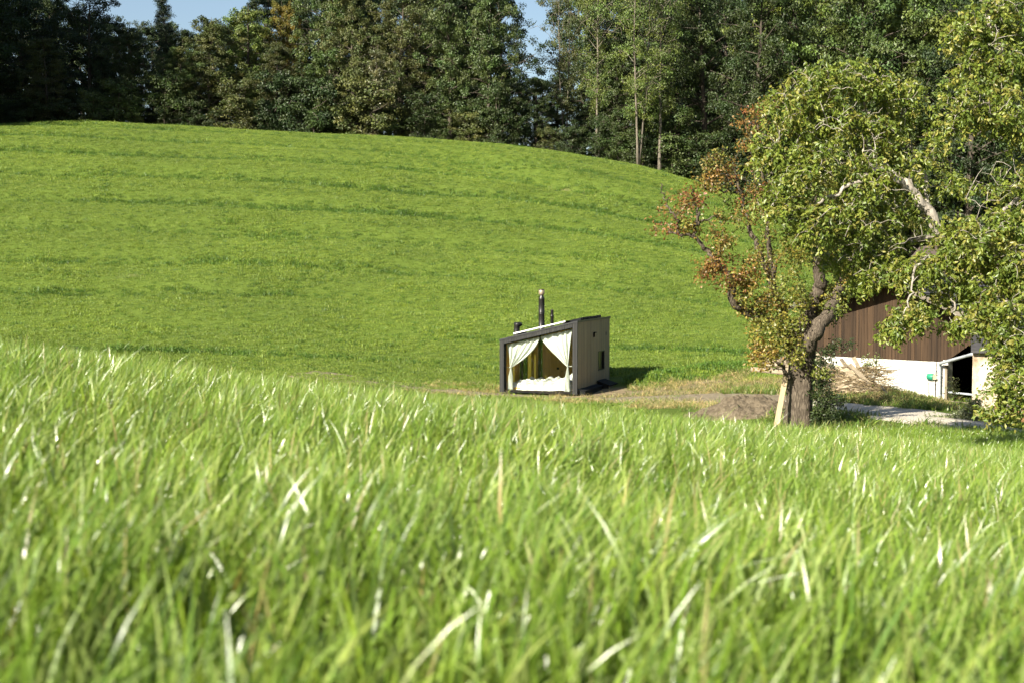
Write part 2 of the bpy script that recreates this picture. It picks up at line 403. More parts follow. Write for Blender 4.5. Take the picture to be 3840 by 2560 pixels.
def blades(n, rad, h0, h1, w0, w1, lean, cols, segs=5, seed=0, spread=.5, herbs=0, dry=0):
    r = np.random.default_rng(seed); mb = MB()
    for i in range(n):
        a = r.uniform(0, 2 * np.pi); q = rad * math.sqrt(r.random())
        x, y = q * math.cos(a), q * math.sin(a)
        h = r.uniform(h0, h1); w = r.uniform(w0, w1)
        d = np.array([lean * (.4 + 1.2 * r.random()) + r.normal(0, spread), r.normal(0, spread)])
        f = r.uniform(0, 2 * np.pi); side = np.array([math.cos(f), math.sin(f), 0])
        t = np.linspace(0, 1, segs + 1); bend = r.uniform(.5, 1.3)
        z = h * (t - .25 * bend * np.linalg.norm(d) * t ** 3)
        P = np.stack([x + d[0] * h * t ** 1.8, y + d[1] * h * t ** 1.8, z], -1)
        wd = w * np.array([(1 - .2 * k) if k < .55 else (1 - .11) * max(0, (1 - k)) / .45 for k in t]) * .5
        tw = r.normal(0, 1.3)
        sd = np.stack([np.cos(f + tw * t), np.sin(f + tw * t), 0 * t], -1)
        V = np.stack([P - sd * wd[:, None], P + sd * wd[:, None]], 1)
        c = np.array(cols[r.integers(len(cols))]) * r.uniform(.75, 1.25)
        if r.random() < dry: c = np.array((.30, .26, .12)) * r.uniform(.7, 1.1)
        cc = np.repeat((c[None] * np.linspace(.85, 1.1, segs + 1)[:, None])[:, None], 2, 1)
        mb.grid(V, c=cc)
    for i in range(herbs):      # small round clover and plantain leaves low in the turf
        a = r.uniform(0, 6.28); q = rad * 1.2 * math.sqrt(r.random()); l_ = r.uniform(.006, .014) * (1 + 1.5 * (rad > .15))
        p = np.array([q * math.cos(a), q * math.sin(a), r.uniform(.03, .11)])
        nn = unit(np.array([r.normal(0, .5), r.normal(0, .5), 1.0])); e1 = unit(np.cross(nn, r.normal(0, 1, 3))); e2 = np.cross(nn, e1)
        k = np.linspace(0, 2 * np.pi, 6, endpoint=False)
        V = p + l_ * (np.cos(k)[:, None] * e1 + .7 * np.sin(k)[:, None] * e2)
        mb.add(np.vstack([V, p - nn * l_ * .2]), None, [(6, j, (j + 1) % 6) for j in range(6)], c=np.array(cols[r.integers(len(cols))]) * r.uniform(.6, 1.1))
    return mb

def clump_lib(name, count, mat, **kw):
    co = lib(name)
    for i in range(count):
        me = blades(seed=100 * len(bpy.data.collections) + i, **kw).mesh(name + '_clump', smooth=True)
        me.materials.append(mat)
        o = bpy.data.objects.new('%s_clump_%02d' % (name, i), me); co.objects.link(o)
    return co

def scatter(name, P, rot, scl, idx, co, label, cat, parent=None):
    me = bpy.data.meshes.new(name); me.vertices.add(len(P)); me.vertices.foreach_set('co', P.astype(np.float32).ravel())
    for nm, ty, arr, key in (('rot', 'FLOAT_VECTOR', rot, 'vector'), ('scl', 'FLOAT', scl, 'value'), ('idx', 'INT', idx, 'value')):
        at_ = me.attributes.new(nm, ty, 'POINT'); at_.data.foreach_set(key, np.ascontiguousarray(arr, np.int32 if ty == 'INT' else np.float32).ravel())
    me.update()
    ng = bpy.data.node_groups.new(name + '_scatter', 'GeometryNodeTree')
    ng.interface.new_socket('Geometry', in_out='INPUT', socket_type='NodeSocketGeometry')
    ng.interface.new_socket('Geometry', in_out='OUTPUT', socket_type='NodeSocketGeometry')
    N = ng.nodes; L = ng.links
    gi = N.new('NodeGroupInput'); go = N.new('NodeGroupOutput'); ip = N.new('GeometryNodeInstanceOnPoints'); ci = N.new('GeometryNodeCollectionInfo')
    ci.inputs['Collection'].default_value = co; ci.inputs['Separate Children'].default_value = True; ci.inputs['Reset Children'].default_value = True
    def na(nm, ty):
        n = N.new('GeometryNodeInputNamedAttribute'); n.data_type = ty; n.inputs['Name'].default_value = nm
        return next(o for o in n.outputs if o.enabled and o.name == 'Attribute')
    er = N.new('FunctionNodeEulerToRotation')
    L.new(gi.outputs[0], ip.inputs['Points']); L.new(ci.outputs[0], ip.inputs['Instance']); ip.inputs['Pick Instance'].default_value = True
    L.new(na('idx', 'INT'), ip.inputs['Instance Index']); L.new(na('rot', 'FLOAT_VECTOR'), er.inputs[0]); L.new(er.outputs[0], ip.inputs['Rotation'])
    L.new(na('scl', 'FLOAT'), ip.inputs['Scale']); L.new(ip.outputs[0], go.inputs[0])
    o = bpy.data.objects.new(name, me); C.objects.link(o)
    md = o.modifiers.new('scatter', 'NODES'); md.node_group = ng
    if parent: o.parent = parent
    return tag(o, label, cat, kind='stuff')

def wedge(n, y0, y1, margin, power=2.0, half=.375):
    u = rng.random(n); y = (y0 ** power + u * (y1 ** power - y0 ** power)) ** (1 / power)
    x = (rng.random(n) * 2 - 1) * (half * y + margin)
    return x, y

GREENS = [(.152, .245, .026), (.185, .278, .036), (.100, .180, .020), (.215, .302, .056), (.275, .345, .105), (.165, .258, .030)]
near_lib = clump_lib('near_grass', 12, M['grass_near'], n=44, rad=.085, h0=.05, h1=.21, w0=.0026, w1=.0074, lean=.20, cols=GREENS, segs=5, spread=.34, herbs=3, dry=.012)
x, y = wedge(21000, .42, 17, .5)
cl = near_lib
z = ground(x, y) - .01
keep = np.hypot(x, y) > .42
x, y, z = x[keep], y[keep], z[keep]; n = len(x)
P = np.stack([x, y, z], -1)
rot = np.stack([rng.normal(0, .10, n), rng.normal(0, .10, n), rng.normal(0, .55, n)], -1)
dr = vnoise(x * .8, y * .8, 4)
scatter('long_grass', P, rot, (.78 + .5 * rng.random(n) + .35 * dr), rng.integers(0, 12, n), cl,
        'bright long grass blades leaning to one side across the near slope', 'grass')
mid_lib = clump_lib('slope_grass', 6, M['grass_near'], n=44, rad=.17, h0=.12, h1=.28, w0=.006, w1=.011, lean=.40, cols=GREENS, segs=4)
x, y = wedge(15000, 15, 33, 3.0)
keep = worn(x, y) < .3
x, y = x[keep], y[keep]; n = len(x)
scatter('slope_grass', np.stack([x, y, ground(x, y) - .01], -1), np.stack([rng.normal(0, .08, n), rng.normal(0, .08, n), rng.normal(0, .6, n)], -1),
        .8 + .5 * rng.random(n), rng.integers(0, 6, n), mid_lib, 'long green grass on the slope falling to the yard', 'grass')
# a few seed stalks and tall blades standing above the turf
tall_lib = clump_lib('tall_blades', 4, M['grass_near'], n=2, rad=.03, h0=.30, h1=.42, w0=.004, w1=.006, lean=.30, cols=[(.20, .29, .06), (.16, .26, .04)], segs=7, spread=.15)
x, y = wedge(150, 5.0, 13, .3)
xs = [at(430, 1340, 8.6)[0], at(1480, 1470, 8.5)[0], at(2600, 1560, 7.6)[0], at(2470, 1500, 8.0)[0], at(2060, 1490, 8.4)[0], at(2360, 1490, 7.4)[0]]
x = np.concatenate([x, xs]); y = np.concatenate([y, [8.6, 8.5, 7.6, 8.0, 8.4, 7.4]]); n = len(x)
scl = .62 + .35 * rng.random(n); scl[-6:] = (1.15, .9, 1.0, .85, .8, .85)
scatter('tall_stalks', np.stack([x, y, ground(x, y) - .01], -1), np.stack([0 * x, rng.normal(0, .1, n), rng.normal(0, .5, n)], -1), scl, rng.integers(0, 4, n), tall_lib,
        'single tall pale stalks rising above the long grass', 'grass')
HG = [(.162, .236, .031), (.188, .260, .038), (.130, .203, .028), (.216, .278, .062)]
hill_lib = clump_lib('meadow_grass', 8, M['grass_hill'], n=30, rad=.20, h0=.04, h1=.11, w0=.008, w1=.016, lean=.10, cols=HG, segs=2, spread=.38, herbs=1)
for i in range(3):              # darker, longer tufts; shade of the grooves and banks put into their colour
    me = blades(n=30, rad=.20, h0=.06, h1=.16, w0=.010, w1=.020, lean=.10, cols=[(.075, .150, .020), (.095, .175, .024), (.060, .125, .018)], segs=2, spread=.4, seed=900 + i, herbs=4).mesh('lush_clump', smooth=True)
    me.materials.append(M['grass_hill']); hill_lib.objects.link(bpy.data.objects.new('meadow_grass_z_shade_%02d' % i, me))
x, y = wedge(185000, 33, 124, 3.0, 1.75)
keep = (worn(x, y) < .12 + .9 * rng.random(len(x)) ** 2) & ((y > 47) | (x < 4))
keep &= ~((x > -.6) & (x < 4.6) & (y > 52.4) & (y < 58.6))
x, y = x[keep], y[keep]; n = len(x)
lush = np.clip(.04 + .80 * groove(x, y) * sstep(58, 66, y) + .5 * np.maximum(0, vnoise(x * .16 + 11, y * .22, 1) - .25) + .7 * np.exp(-((x - 2.2) / 6) ** 2 - ((y - (97.2 - .55 * (x - 2.2))) / 1.6) ** 2) + .6 * np.exp(-((x - 8.5) / 3.5) ** 2 - ((y - 57) / 1.5) ** 2), 0, .9)  # share of dark tufts: painted shade in grooves and banks, plus random patches
rank = 1 + .9 * np.exp(-((x - 8.5) / 3.5) ** 2 - ((y - 57) / 1.5) ** 2) + .8 * np.exp(-((x - 2.2) / 6) ** 2 - ((y - (97.2 - .55 * (x - 2.2))) / 1.3) ** 2)
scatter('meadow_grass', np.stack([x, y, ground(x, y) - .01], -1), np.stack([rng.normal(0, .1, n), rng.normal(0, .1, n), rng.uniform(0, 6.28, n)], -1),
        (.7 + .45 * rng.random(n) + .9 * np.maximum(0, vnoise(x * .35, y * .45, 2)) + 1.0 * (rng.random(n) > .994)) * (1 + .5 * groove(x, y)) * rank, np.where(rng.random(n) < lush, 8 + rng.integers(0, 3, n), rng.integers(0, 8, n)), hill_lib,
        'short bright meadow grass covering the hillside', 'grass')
dry_lib = clump_lib('dry_grass', 6, M['grass_dry'], n=26, rad=.22, h0=.06, h1=.22, w0=.006, w1=.014, lean=.2,
                    cols=[(.36, .28, .14), (.30, .24, .11), (.22, .22, .07), (.42, .34, .20), (.10, .17, .03)], segs=2, spread=1.1)
x = rng.uniform(-8, 18, 17000); y = rng.uniform(38, 57, 17000)
wv = worn(x, y)
track = np.abs((x - np.interp(-y, [-57.5, -53.2, -50.6, -47.2, -43.5, -40, -36.6, -33], [-9, -2, 3, 6, 7.6, 8.6, 10.9, 12.6]))) < 1.5
keep = (wv > .10) & (wv < .55 + .75 * rng.random(len(x))) & ~track & ~((x > -.6) & (x < 4.6) & (y > 52.4) & (y < 58.6)) & (rng.random(len(x)) < .75)
x, y = x[keep], y[keep]; n = len(x)
scatter('dry_grass', np.stack([x, y, ground(x, y) - .01], -1), np.stack([rng.normal(0, .2, n), rng.normal(0, .2, n), rng.uniform(0, 6.28, n)], -1),
        .7 + .7 * rng.random(n), rng.integers(0, 6, n), dry_lib, 'straw-coloured dry grass around the yard and track', 'grass')
yard_lib = clump_lib('yard_weeds', 5, M['grass_hill'], n=30, rad=.2, h0=.08, h1=.24, w0=.012, w1=.03, lean=.1, cols=[(.09, .16, .025), (.13, .19, .035), (.2, .2, .07)], segs=2, spread=.7)
x = rng.uniform(5, 18, 3400); y = rng.uniform(32, 49, 3400)
keep = (vnoise(x * .5 + 5, y * .5, 3) > -.05) & (np.abs((x - np.interp(-y, [-47.2, -43.5, -40, -36.6, -33], [6, 7.6, 8.9, 10.9, 12.6]))) > 1.1)
x, y = x[keep], y[keep]; n = len(x)
scatter('yard_weeds', np.stack([x, y, ground(x, y) - .01], -1), np.stack([rng.normal(0, .2, n), rng.normal(0, .2, n), rng.uniform(0, 6.28, n)], -1),
        .6 + .7 * rng.random(n), rng.integers(0, 5, n), yard_lib, 'patchy green weeds between the barn and the gravel road', 'weeds')

# ------------------------------------------------------------------ cabin
CAB_O = (-.447, 53.967, -4.83); CAB_R = -math.radians(18.6)
cabin = empty('cabin', CAB_O, CAB_R)
tag(cabin, 'small black tiny house with sloping roof and tied white curtains in its front window', 'cabin')
W, LEN, HL, HR = 3.03, 4.8, 1.98, 2.70
SL = (HR - HL) / W
top = lambda x: HL + SL * x
def slab(mb, x0, x1, y0, y1, z0f, z1f, c=(1, 1, 1)):
    """box whose lower and upper faces follow functions of x"""
    return mb.hexa([(x0, y0, z0f(x0)), (x1, y0, z0f(x1)), (x1, y1, z0f(x1)), (x0, y1, z0f(x0)),
                    (x0, y0, z1f(x0)), (x1, y0, z1f(x1)), (x1, y1, z1f(x1)), (x0, y1, z1f(x0))], c)
K = lambda v: (lambda x: v)
# carcass behind the cladding
mb = MB(); mb.box((.03, .05, -.02), (3.0, 4.77, .05)); mb.build('floor', M['dark'], cabin)
for sx in (.5, 2.3): MB().box((sx, .1, -.45), (sx + .16, 4.7, -.02)).build('skid', M['black'], cabin)
roof = slab(MB(), -.03, 3.05, -.035, 4.84, lambda x: top(x) - .05, lambda x: top(x)).build('roof', M['trim'], cabin)
# left outer wall with the glazed door in it, seen from inside through the front window
left = MB()
for y0, y1 in ((.05, .92), (1.32, 1.96), (3.25, 4.77)): slab(left, .03, .13, y0, y1, K(.05), lambda x: top(x) - .052)
slab(left, .03, .13, .92, 1.32, K(1.75), lambda x: top(x) - .052); slab(left, .03, .13, 1.96, 3.25, K(1.9), lambda x: top(x) - .052)
left.build('side_wall', M['ply'], cabin)
dw = slab(MB(), .06, .08, .93, 1.31, K(.05), K(1.74)).build('window', M['tinted'], cabin)
door = slab(MB(), .06, .08, 1.97, 3.24, K(.05), K(1.89)).build('door', M['tinted'], cabin)
mb = MB()
for y0, y1 in ((2.36, 2.46), (1.96, 2.0), (3.2, 3.24)): mb.box((.04, y0, .05), (.12, y1, 1.88))
mb.build('door_frame', M['dark'], door)
back = MB()
for x0, x1 in ((.13, .556), (.746, 1.084), (1.09, 1.505), (1.511, 2.9)):
    slab(MB(), x0, x1, 3.0, 3.06, K(.05), lambda x: top(x) - .052).build('inner_panel', M['ply'], cabin)
slab(MB(), .56, .742, 3.03, 3.04, K(.05), lambda x: top(x) - .052).build('window', M['tinted'], cabin)
slab(MB(), .13, 2.9, 4.70, 4.77, K(1.9), lambda x: top(x) - .052).build('rear_wall', M['side_board'], cabin)
mb = MB(); mb.box((1.34, 2.985, .655), (1.44, 2.998, .75)); MB().box((1.545, 2.985, .585), (1.575, 2.998, .615)).build('switch_plate', M['dark'], cabin); mb.build('switch_plate', M['dark'], cabin)
# right wall, with a window opening
rw = MB()
slab(rw, 2.90, 3.0, .05, 3.06, K(.05), lambda x: top(x) - .052); slab(rw, 2.90, 3.0, 3.95, 4.77, K(.05), lambda x: top(x) - .052)
slab(rw, 2.90, 3.0, 3.06, 3.95, K(.05), K(.66)); slab(rw, 2.90, 3.0, 3.06, 3.95, K(1.39), lambda x: top(x) - .052)
cladding = rw.build('side_cladding', M['dark'], cabin)
bw = .117; n = int(LEN / bw)
full = MB().box((0, 0, -.03), (.022, bw - .006, HR - .06)).mesh('board')
lowb = MB().box((0, 0, -.03), (.022, bw - .006, .655)).mesh('board'); upb = MB().box((0, 0, 1.395), (.022, bw - .006, HR - .06)).mesh('board')
for i in range(n + 1):
    y0 = i * bw
    if y0 + bw > LEN + .02: break
    for me in ((lowb, upb) if 3.0 < y0 + bw / 2 < 4.0 else (full,)):
        link('board', me, M['side_board'], cladding, (3.006 + random.uniform(-.002, .002), y0, 0))
sw = MB()
for a, b in (((3.0, 3.03, .64), (3.04, 3.99, .675)), ((3.0, 3.03, 1.375), (3.04, 3.99, 1.41)), ((3.0, 3.03, .675), (3.04, 3.06, 1.375)), ((3.0, 3.95, .675), (3.04, 3.99, 1.375))): sw.box(a, b)
sidewin = sw.build('side_window', M['trim'], cabin)
MB().box((2.955, 3.06, .675), (2.965, 3.95, 1.375)).build('pane', M['side_glass'], sidewin)
MB().box((2.90, 3.05, .66), (2.91, 3.96, 1.39)).build('blind', M['dark'], sidewin)
mb = MB(); mb.box((3.028, 2.30, 1.99), (3.05, 2.45, 2.17)); v = mb.build('wall_vent', M['black'], cabin)
mb = MB(); mb.box((3.05, 2.29, 2.15), (3.12, 2.46, 2.19)); mb.box((3.05, 2.29, 2.0), (3.10, 2.31, 2.15)); mb.build('vent_hood', M['black'], v)
MB().box((3.028, 4.21, 1.98), (3.045, 4.25, 2.12)).build('bracket', M['trim'], cabin)
# front: posts, header, their boards
front = MB()
slab(front, .03, .14, .0, .05, K(.0), lambda x: top(x) - .052); slab(front, 2.87, 3.0, .0, .05, K(.0), lambda x: top(x) - .052)
slab(front, .14, 2.87, .0, .05, lambda x: top(x) - .2, lambda x: top(x) - .052); front.box((.14, 0, -.02), (2.87, .05, .02))
fr = front.build('front_frame', M['black'], cabin)
hb = slab(MB(), 0, .094, -.022, -.002, lambda x: SL * x - .195, lambda x: SL * x - .035).mesh('board')
for i in range(27):
    x0 = .155 + i * .1
    link('board', hb, M['char_board'], fr, (x0, random.uniform(-.002, .001), top(x0)))
for x0, w in ((.004, .073), (.08, .07), (2.862, .08), (2.946, .08)):
    slab(MB(), x0, x0 + w, -.022, -.002, K(-.03), lambda x: top(x) - .035).build('board', M['char_board'], fr)
mb = MB(); mb.box((-.014, -.03, -.03), (.003, .1, HL - .05)); mb.build('corner_trim', M['trim'], fr)
mb = MB(); mb.box((3.029, -.03, -.03), (3.046, .06, HR - .055)); mb.build('corner_trim', M['trim'], fr)
slab(MB(), -.02, 3.046, -.045, -.036, lambda x: top(x) - .035, lambda x: top(x) + .012).build('eave_trim', M['trim'], roof)
MB().box((3.052, -.04, HR - .06), (3.062, 4.84, HR + .02)).build('eave_trim', M['trim'], roof)
jm = MB(); jm.box((.135, .051, .03), (.155, .30, HL - .17)); jm.box((2.855, .051, .03), (2.875, .30, HR - .22)); slab(jm, .155, 2.855, .051, .30, lambda x: top(x) - .21, lambda x: top(x) - .195)
jm.build('window_reveal', M['black'], cabin)
slab(MB(), .156, 2.854, .10, .106, K(.035), lambda x: top(x) - .211).build('front_pane', M['glass'], cabin)
# roof gear
sp_ = slab(MB(), .46, 2.52, .18, .20, lambda x: top(x) + .075, lambda x: top(x) + .125).build('solar_panel', M['solar_edge'], cabin)
slab(MB(), .46, 2.52, .2, 1.4, lambda x: top(x) + .09, lambda x: top(x) + .12).build('cells', M['solar'], sp_)
for x0 in (.55, 2.4): slab(MB(), x0, x0 + .05, .22, 1.38, lambda x: top(x), lambda x: top(x) + .09).build('rail', M['trim'], sp_)
rb = MB()
for i in range(12): slab(rb, 2.40, 2.97, .75 + i * .25, .93 + i * .25, lambda x: top(x) + .02, lambda x: top(x) + .105 + .02 * (i % 2))
rv = rb.build('ridge_vent', M['black'], cabin)
fl = MB().lathe([(.0, 2.1), (.145, 2.1), (.145, 2.14), (.118, 2.16), (.118, 2.86), (.123, 2.87), (.123, 2.885), (.118, 2.895), (.118, 2.915), (.123, 2.925), (.123, 2.94), (.118, 2.95),
                 (.118, 3.44), (.122, 3.445), (.122, 3.47), (.07, 3.57), (.065, 3.63)], 24, (.86, 2.5, 0)).build('flue_pipe', M['flue'], cabin, smooth=True)
MB().lathe([(.066, 3.60), (.10, 3.62), (.112, 3.64), (.115, 3.70), (.115, 3.79), (.105, 3.80), (.05, 3.79), (.0, 3.78)], 24, (.86, 2.5, 0)).build('cowl', M['cowl'], fl, smooth=True)
MB().lathe([(.105, 3.80), (.112, 3.805), (.112, 3.83), (.0, 3.835)], 24, (.86, 2.5, 0)).build('cap', M['flue'], fl, smooth=True)
fl2 = MB().lathe([(.065, 2.1), (.065, 2.74), (.07, 2.745), (.07, 2.80), (.062, 2.805), (.066, 2.82), (.058, 2.98), (.06, 2.985), (.06, 3.02), (.0, 3.025)], 18, (1.17, 2.9, 0)).build('vent_pipe', M['flue'], cabin, smooth=True)
wv = MB(); th = np.linspace(0, 2 * np.pi, 14, endpoint=False); rows = []
for k, (zz, r, ox) in enumerate([(2.0, .15, 0), (2.12, .135, .0), (2.3, .115, -.01), (2.42, .12, .0), (2.48, .16, .03), (2.53, .14, .02), (2.55, .05, -.02)]):
    rows.append([(.17 + ox + r * math.cos(a) * (1 + .25 * (k > 3) * (math.cos(a) > .3)), 1.5 + r * math.sin(a), zz + .03 * math.sin(3 * a + k)) for a in list(th) + [0]])
wv.grid(np.array(rows)); wv.build('wrapped_vent', M['flue'], cabin, smooth=True)

# curtains
def curtain(name, label, top_a, top_b, tie, inner, bot, yb, flip):
    """top edge a->b, gathered at tie, tail hanging to bot"""
    S, T, T2 = 60, 34, 20; rows = []
    s = np.linspace(0, 1, S)
    tx = top_a[0] + (top_b[0] - top_a[0]) * s; tz = top_a[1] + (top_b[1] - top_a[1]) * s
    gx_ = tie[0] + .045 * (s - .5) * (1 if not flip else 1)
    for k in range(T):
        t = k / (T - 1); e = t ** (.85 + .9 * (s if not flip else 1 - s) * inner)
        X = tx + (gx_ - tx) * e; Z = tz + (tie[1] - tz) * t
        amp = .035 + .05 * t * (1 - .55 * t)
        Y = yb + amp * np.sin(s * 30 + 1.2 * np.sin(s * 9) + 1.5 * t) + .018 * np.sin(s * 61 + 2) * (.3 + t)
        rows.append(np.stack([X, Y, Z], -1))
    for k in range(1, T2):
        t = k / (T2 - 1); wd = .045 + (.11 + .05 * t) * min(1, t * 2.5)
        X = tie[0] + (bot[0] - tie[0]) * t + wd * (s - .5) * 1.05; Z = tie[1] + (bot[1] - tie[1]) * t + 0 * s
        Y = yb + .03 * np.sin(s * 26 + 2 * t) + .01 * np.sin(s * 55)
        rows.append(np.stack([X, Y, Z], -1))
    mb = MB(); mb.grid(np.array(rows))
    th_ = empty(name, CAB_O, CAB_R); tag(th_, label, 'curtain')
    o = mb.build('cloth', M['curtain'], th_, smooth=True)
    md = o.modifiers.new('thick', 'SOLIDIFY'); md.thickness = .004
    a = np.linspace(0, 2 * np.pi, 13); sx = .17 if flip else -.17
    tb = MB(); tb.tube(np.stack([tie[0] + .04 * np.cos(a), yb + .045 * np.sin(a), tie[1] + 0 * a], -1), .012, 6, cap=False)
    tb.tube([(tie[0], yb, tie[1]), (tie[0] + sx, yb + .03, tie[1] + .005)], .011, 6)
    tb.build('tie_band', M['curtain'], th_)
    for q in np.linspace(.04, .96, 4):
        x_ = top_a[0] + (top_b[0] - top_a[0]) * q; z_ = top_a[1] + (top_b[1] - top_a[1]) * q
        rg = MB(); rg.tube(np.stack([x_ + .022 * np.cos(a), yb - .03 + 0 * a, z_ + .005 + .024 * np.sin(a)], -1), .006, 5, cap=False)
        rg.build('ring', M['ring'], th_)
    return th_
curtain('curtain', 'pale curtain tied back on the low side of the cabin window', (.185, 1.775), (1.50, 2.08), (.345, .90), 1.0, (.32, .06), .235, False)
curtain('curtain', 'pale curtain tied back on the high side of the cabin window', (1.53, 2.09), (2.80, 2.385), (2.60, 1.0), .55, (2.58, .02), .235, True)
mb = MB(); mb.tube([(.16, .25, 1.80), (2.85, .25, 2.44)], .012, 8); mb.build('curtain_rod', M['trim'], cabin)

# bed
bed = empty('bed', CAB_O, CAB_R); tag(bed, 'low white bed behind the front window of the cabin', 'bed')
MB().box((.16, .42, .05), (2.85, 1.85, .14)).build('bed_base', M['ply'], bed)
nx, ny = 40, 20; xs_ = np.linspace(.2, 2.82, nx); ys_ = np.linspace(.44, 1.83, ny); XX, YY = np.meshgrid(xs_, ys_)
ZZ = .30 + .02 * vnoise(XX * 5, YY * 5, 1); edge = (np.minimum.reduce([XX - .2, 2.82 - XX, YY - .44, 1.83 - YY]) < .001); ZZ[edge] = .14
MB().grid(np.stack([XX, YY, ZZ], -1)).build('mattress', M['fabric'], bed, smooth=True)
nx, ny = 150, 80; U, V = np.meshgrid(np.linspace(0, 1, nx), np.linspace(0, 1, ny))
XX = .52 + 2.2 * U + .10 * np.sin(V * 9) * (U < .1); arc = V * 1.75
over = np.clip((arc - .36) / 1.39, 0, 1)
YY = np.where(arc < .36, .33 + .05 * np.sin(arc / .36 * 3.1), .34 + over * 1.3)
ZZ = np.where(arc < .36, .03 + arc, .39)
fold = .05 * np.sin(XX * 17 + 5 * vnoise(XX * 2, YY * 2, 2) + 2.5 * V) + .12 * vnoise(XX * 4.5 + 3, YY * 4, 4) + .05 * vnoise(XX * 11, YY * 10, 5)
YY = YY - .8 * fold * (arc < .42); ZZ = ZZ + fold * .8 * (arc > .3) + .05 * np.exp(-((XX - 2.3) / .3) ** 2) + .04 * (over > .75)
ZZ = np.where(U < .14, ZZ - .35 * (1 - U / .14) ** 2 * (ZZ - .1), ZZ)
du = MB().grid(np.stack([XX, YY, ZZ], -1)).build('duvet', M['fabric'], smooth=True)
du.location = CAB_O; du.rotation_euler = (0, 0, CAB_R)
tag(du, 'rumpled white duvet spilling off the bed against the cabin window', 'duvet')
md = du.modifiers.new('thick', 'SOLIDIFY'); md.thickness = .02
th = np.linspace(0, 2 * np.pi, 33); ph = np.linspace(-1.5, 1.5, 17)
PV = np.array([[(2.50 + .26 * abs(math.cos(p)) ** .5 * np.sign(math.cos(a)) * abs(math.cos(a)) ** .6, 1.15 + .40 * abs(math.cos(p)) ** .5 * np.sign(math.sin(a)) * abs(math.sin(a)) ** .6, .50 + .13 * math.sin(p) + .12 * math.cos(a)) for a in th] for p in ph])
PV = PV + .03 * vnoise(PV[..., 0] * 9, PV[..., 1] * 9, 3)[..., None] * np.array([0, 0, 1])
pl = MB().grid(PV).build('pillow', M['fabric'], smooth=True); pl.location = CAB_O; pl.rotation_euler = (0, 0, CAB_R)
tag(pl, 'plump white pillow propped at the high end of the cabin bed', 'pillow')

# black lidded box and low skirting box against the cabin
bx = empty('storage_box', CAB_O, CAB_R); tag(bx, 'black storage box with sloping lid beside the cabin wall', 'box')
zl = lambda x: .285 - .32 * (x - 3.05)
for i in range(5):
    y0 = 2.80 + i * .215
    slab(MB(), 3.53, 3.55, y0, y0 + .205, K(-.32), K(.062)).build('board', M['side_board'], bx)
slab(MB(), 3.07, 3.529, 2.78, 3.88, K(-.32), lambda x: zl(x) - .03).build('body', M['black'], bx)
slab(MB(), 3.065, 3.60, 2.73, 3.93, lambda x: zl(x) - .028, zl).build('lid', M['black'], bx)
lb = empty('low_box', CAB_O, CAB_R); tag(lb, 'low black box along the foot of the cabin side wall', 'box')
slab(MB(), 3.07, 3.31, .12, 2.6, K(-.30), lambda x: .14 - .2 * (x - 3.07)).build('body', M['black'], lb)
slab(MB(), 3.065, 3.34, .09, 2.63, lambda x: .142 - .2 * (x - 3.07), lambda x: .165 - .2 * (x - 3.07)).build('lid', M['black'], lb)

# ------------------------------------------------------------------ barn
BO = (11.15, 50.0, -4.0); BR = math.atan2(-.692, .722)
barn = empty('barn', BO, BR); tag(barn, 'brown boarded barn gable above a whitewashed concrete base', 'barn')
AP = (2.63, 3.61); rl = lambda u: AP[1] - .2786 * (AP[0] - u) if u < AP[0] else AP[1] - .397 * (u - AP[0])
U0, U1 = -1.0, 7.3
wall = MB()
wall.box((U0, .06, .7), (4.5, .10, 1.6)); wall.build('wall_backing', M['dark'], barn)
bm_ = empty('wall_boards', (0, 0, 0)); bm_.parent = barn
u = U0; bwid = .118
while u < 6.2:
    w = bwid * random.uniform(.9, 1.1); a, b = u, u + w - .006
    bot_a = .775 if a < 4.50 else .855 + .711 * (a - 4.534); bot_b = .775 if b < 4.50 else .855 + .711 * (b - 4.534)
    ta, tb_ = rl(a) - .16, rl(b) - .16
    if min(ta - bot_a, tb_ - bot_b) < .05: break
    d = random.uniform(-.006, .006); g = .7 + .5 * random.random()
    warm = 1.25 if u < 1.0 else 1.0
    MB().hexa([(a, d, bot_a), (b, d, bot_b), (b, d + .022, bot_b), (a, d + .022, bot_a), (a, d, ta), (b, d, tb_), (b, d + .022, tb_), (a, d + .022, ta)]).build('board', M['barn_board'], bm_)
    u += w
lin = MB()      # lining behind the boards so no light leaks through the joints
for a, b in ((U0, AP[0]), (AP[0], 4.5)):
    lin.hexa([(a, .03, .78), (b, .03, .78), (b, .05, .78), (a, .05, .78), (a, .03, rl(a) - .17), (b, .03, rl(b) - .17), (b, .05, rl(b) - .17), (a, .05, rl(a) - .17)])
lin.hexa([(4.5, .03, .87), (6.0, .03, 1.93), (6.0, .05, 1.93), (4.5, .05, .87), (4.5, .03, rl(4.5) - .17), (6.0, .03, rl(6.0) - .17), (6.0, .05, rl(6.0) - .17), (4.5, .05, rl(4.5) - .17)])
lin.build('lining', M['dark'], barn)
pb = MB(); pb.box((U0 + .02, .02, -1.6), (4.34, .30, .765)); base_ = pb.build('concrete_base', M['concrete'], barn)
for z0, z1 in ((.40, .415), (.02, .035), (-.36, -.345)):
    MB().box((U0 + .02, .008, z0), (4.33, .0195, z1)).build('shutter_seam', M['concrete'], base_)
pb = MB(); pb.box((4.345, -.02, -1.6), (4.52, .3, .84)); pb.build('door_post', M['concrete'], barn)
rest = MB(); rest.box((U0, .31, -1.6), (U0 + .12, 9, 2.3)); rest.box((U1 - .12, .1, -1.6), (U1, 9, 1.6)); rest.box((U0, 5.0, -1.6), (U1, 5.1, 3.3)); rest.box((5.9, .06, -1.6), (U1, .16, 1.75))
rest.build('rear_walls', M['dark'], barn)
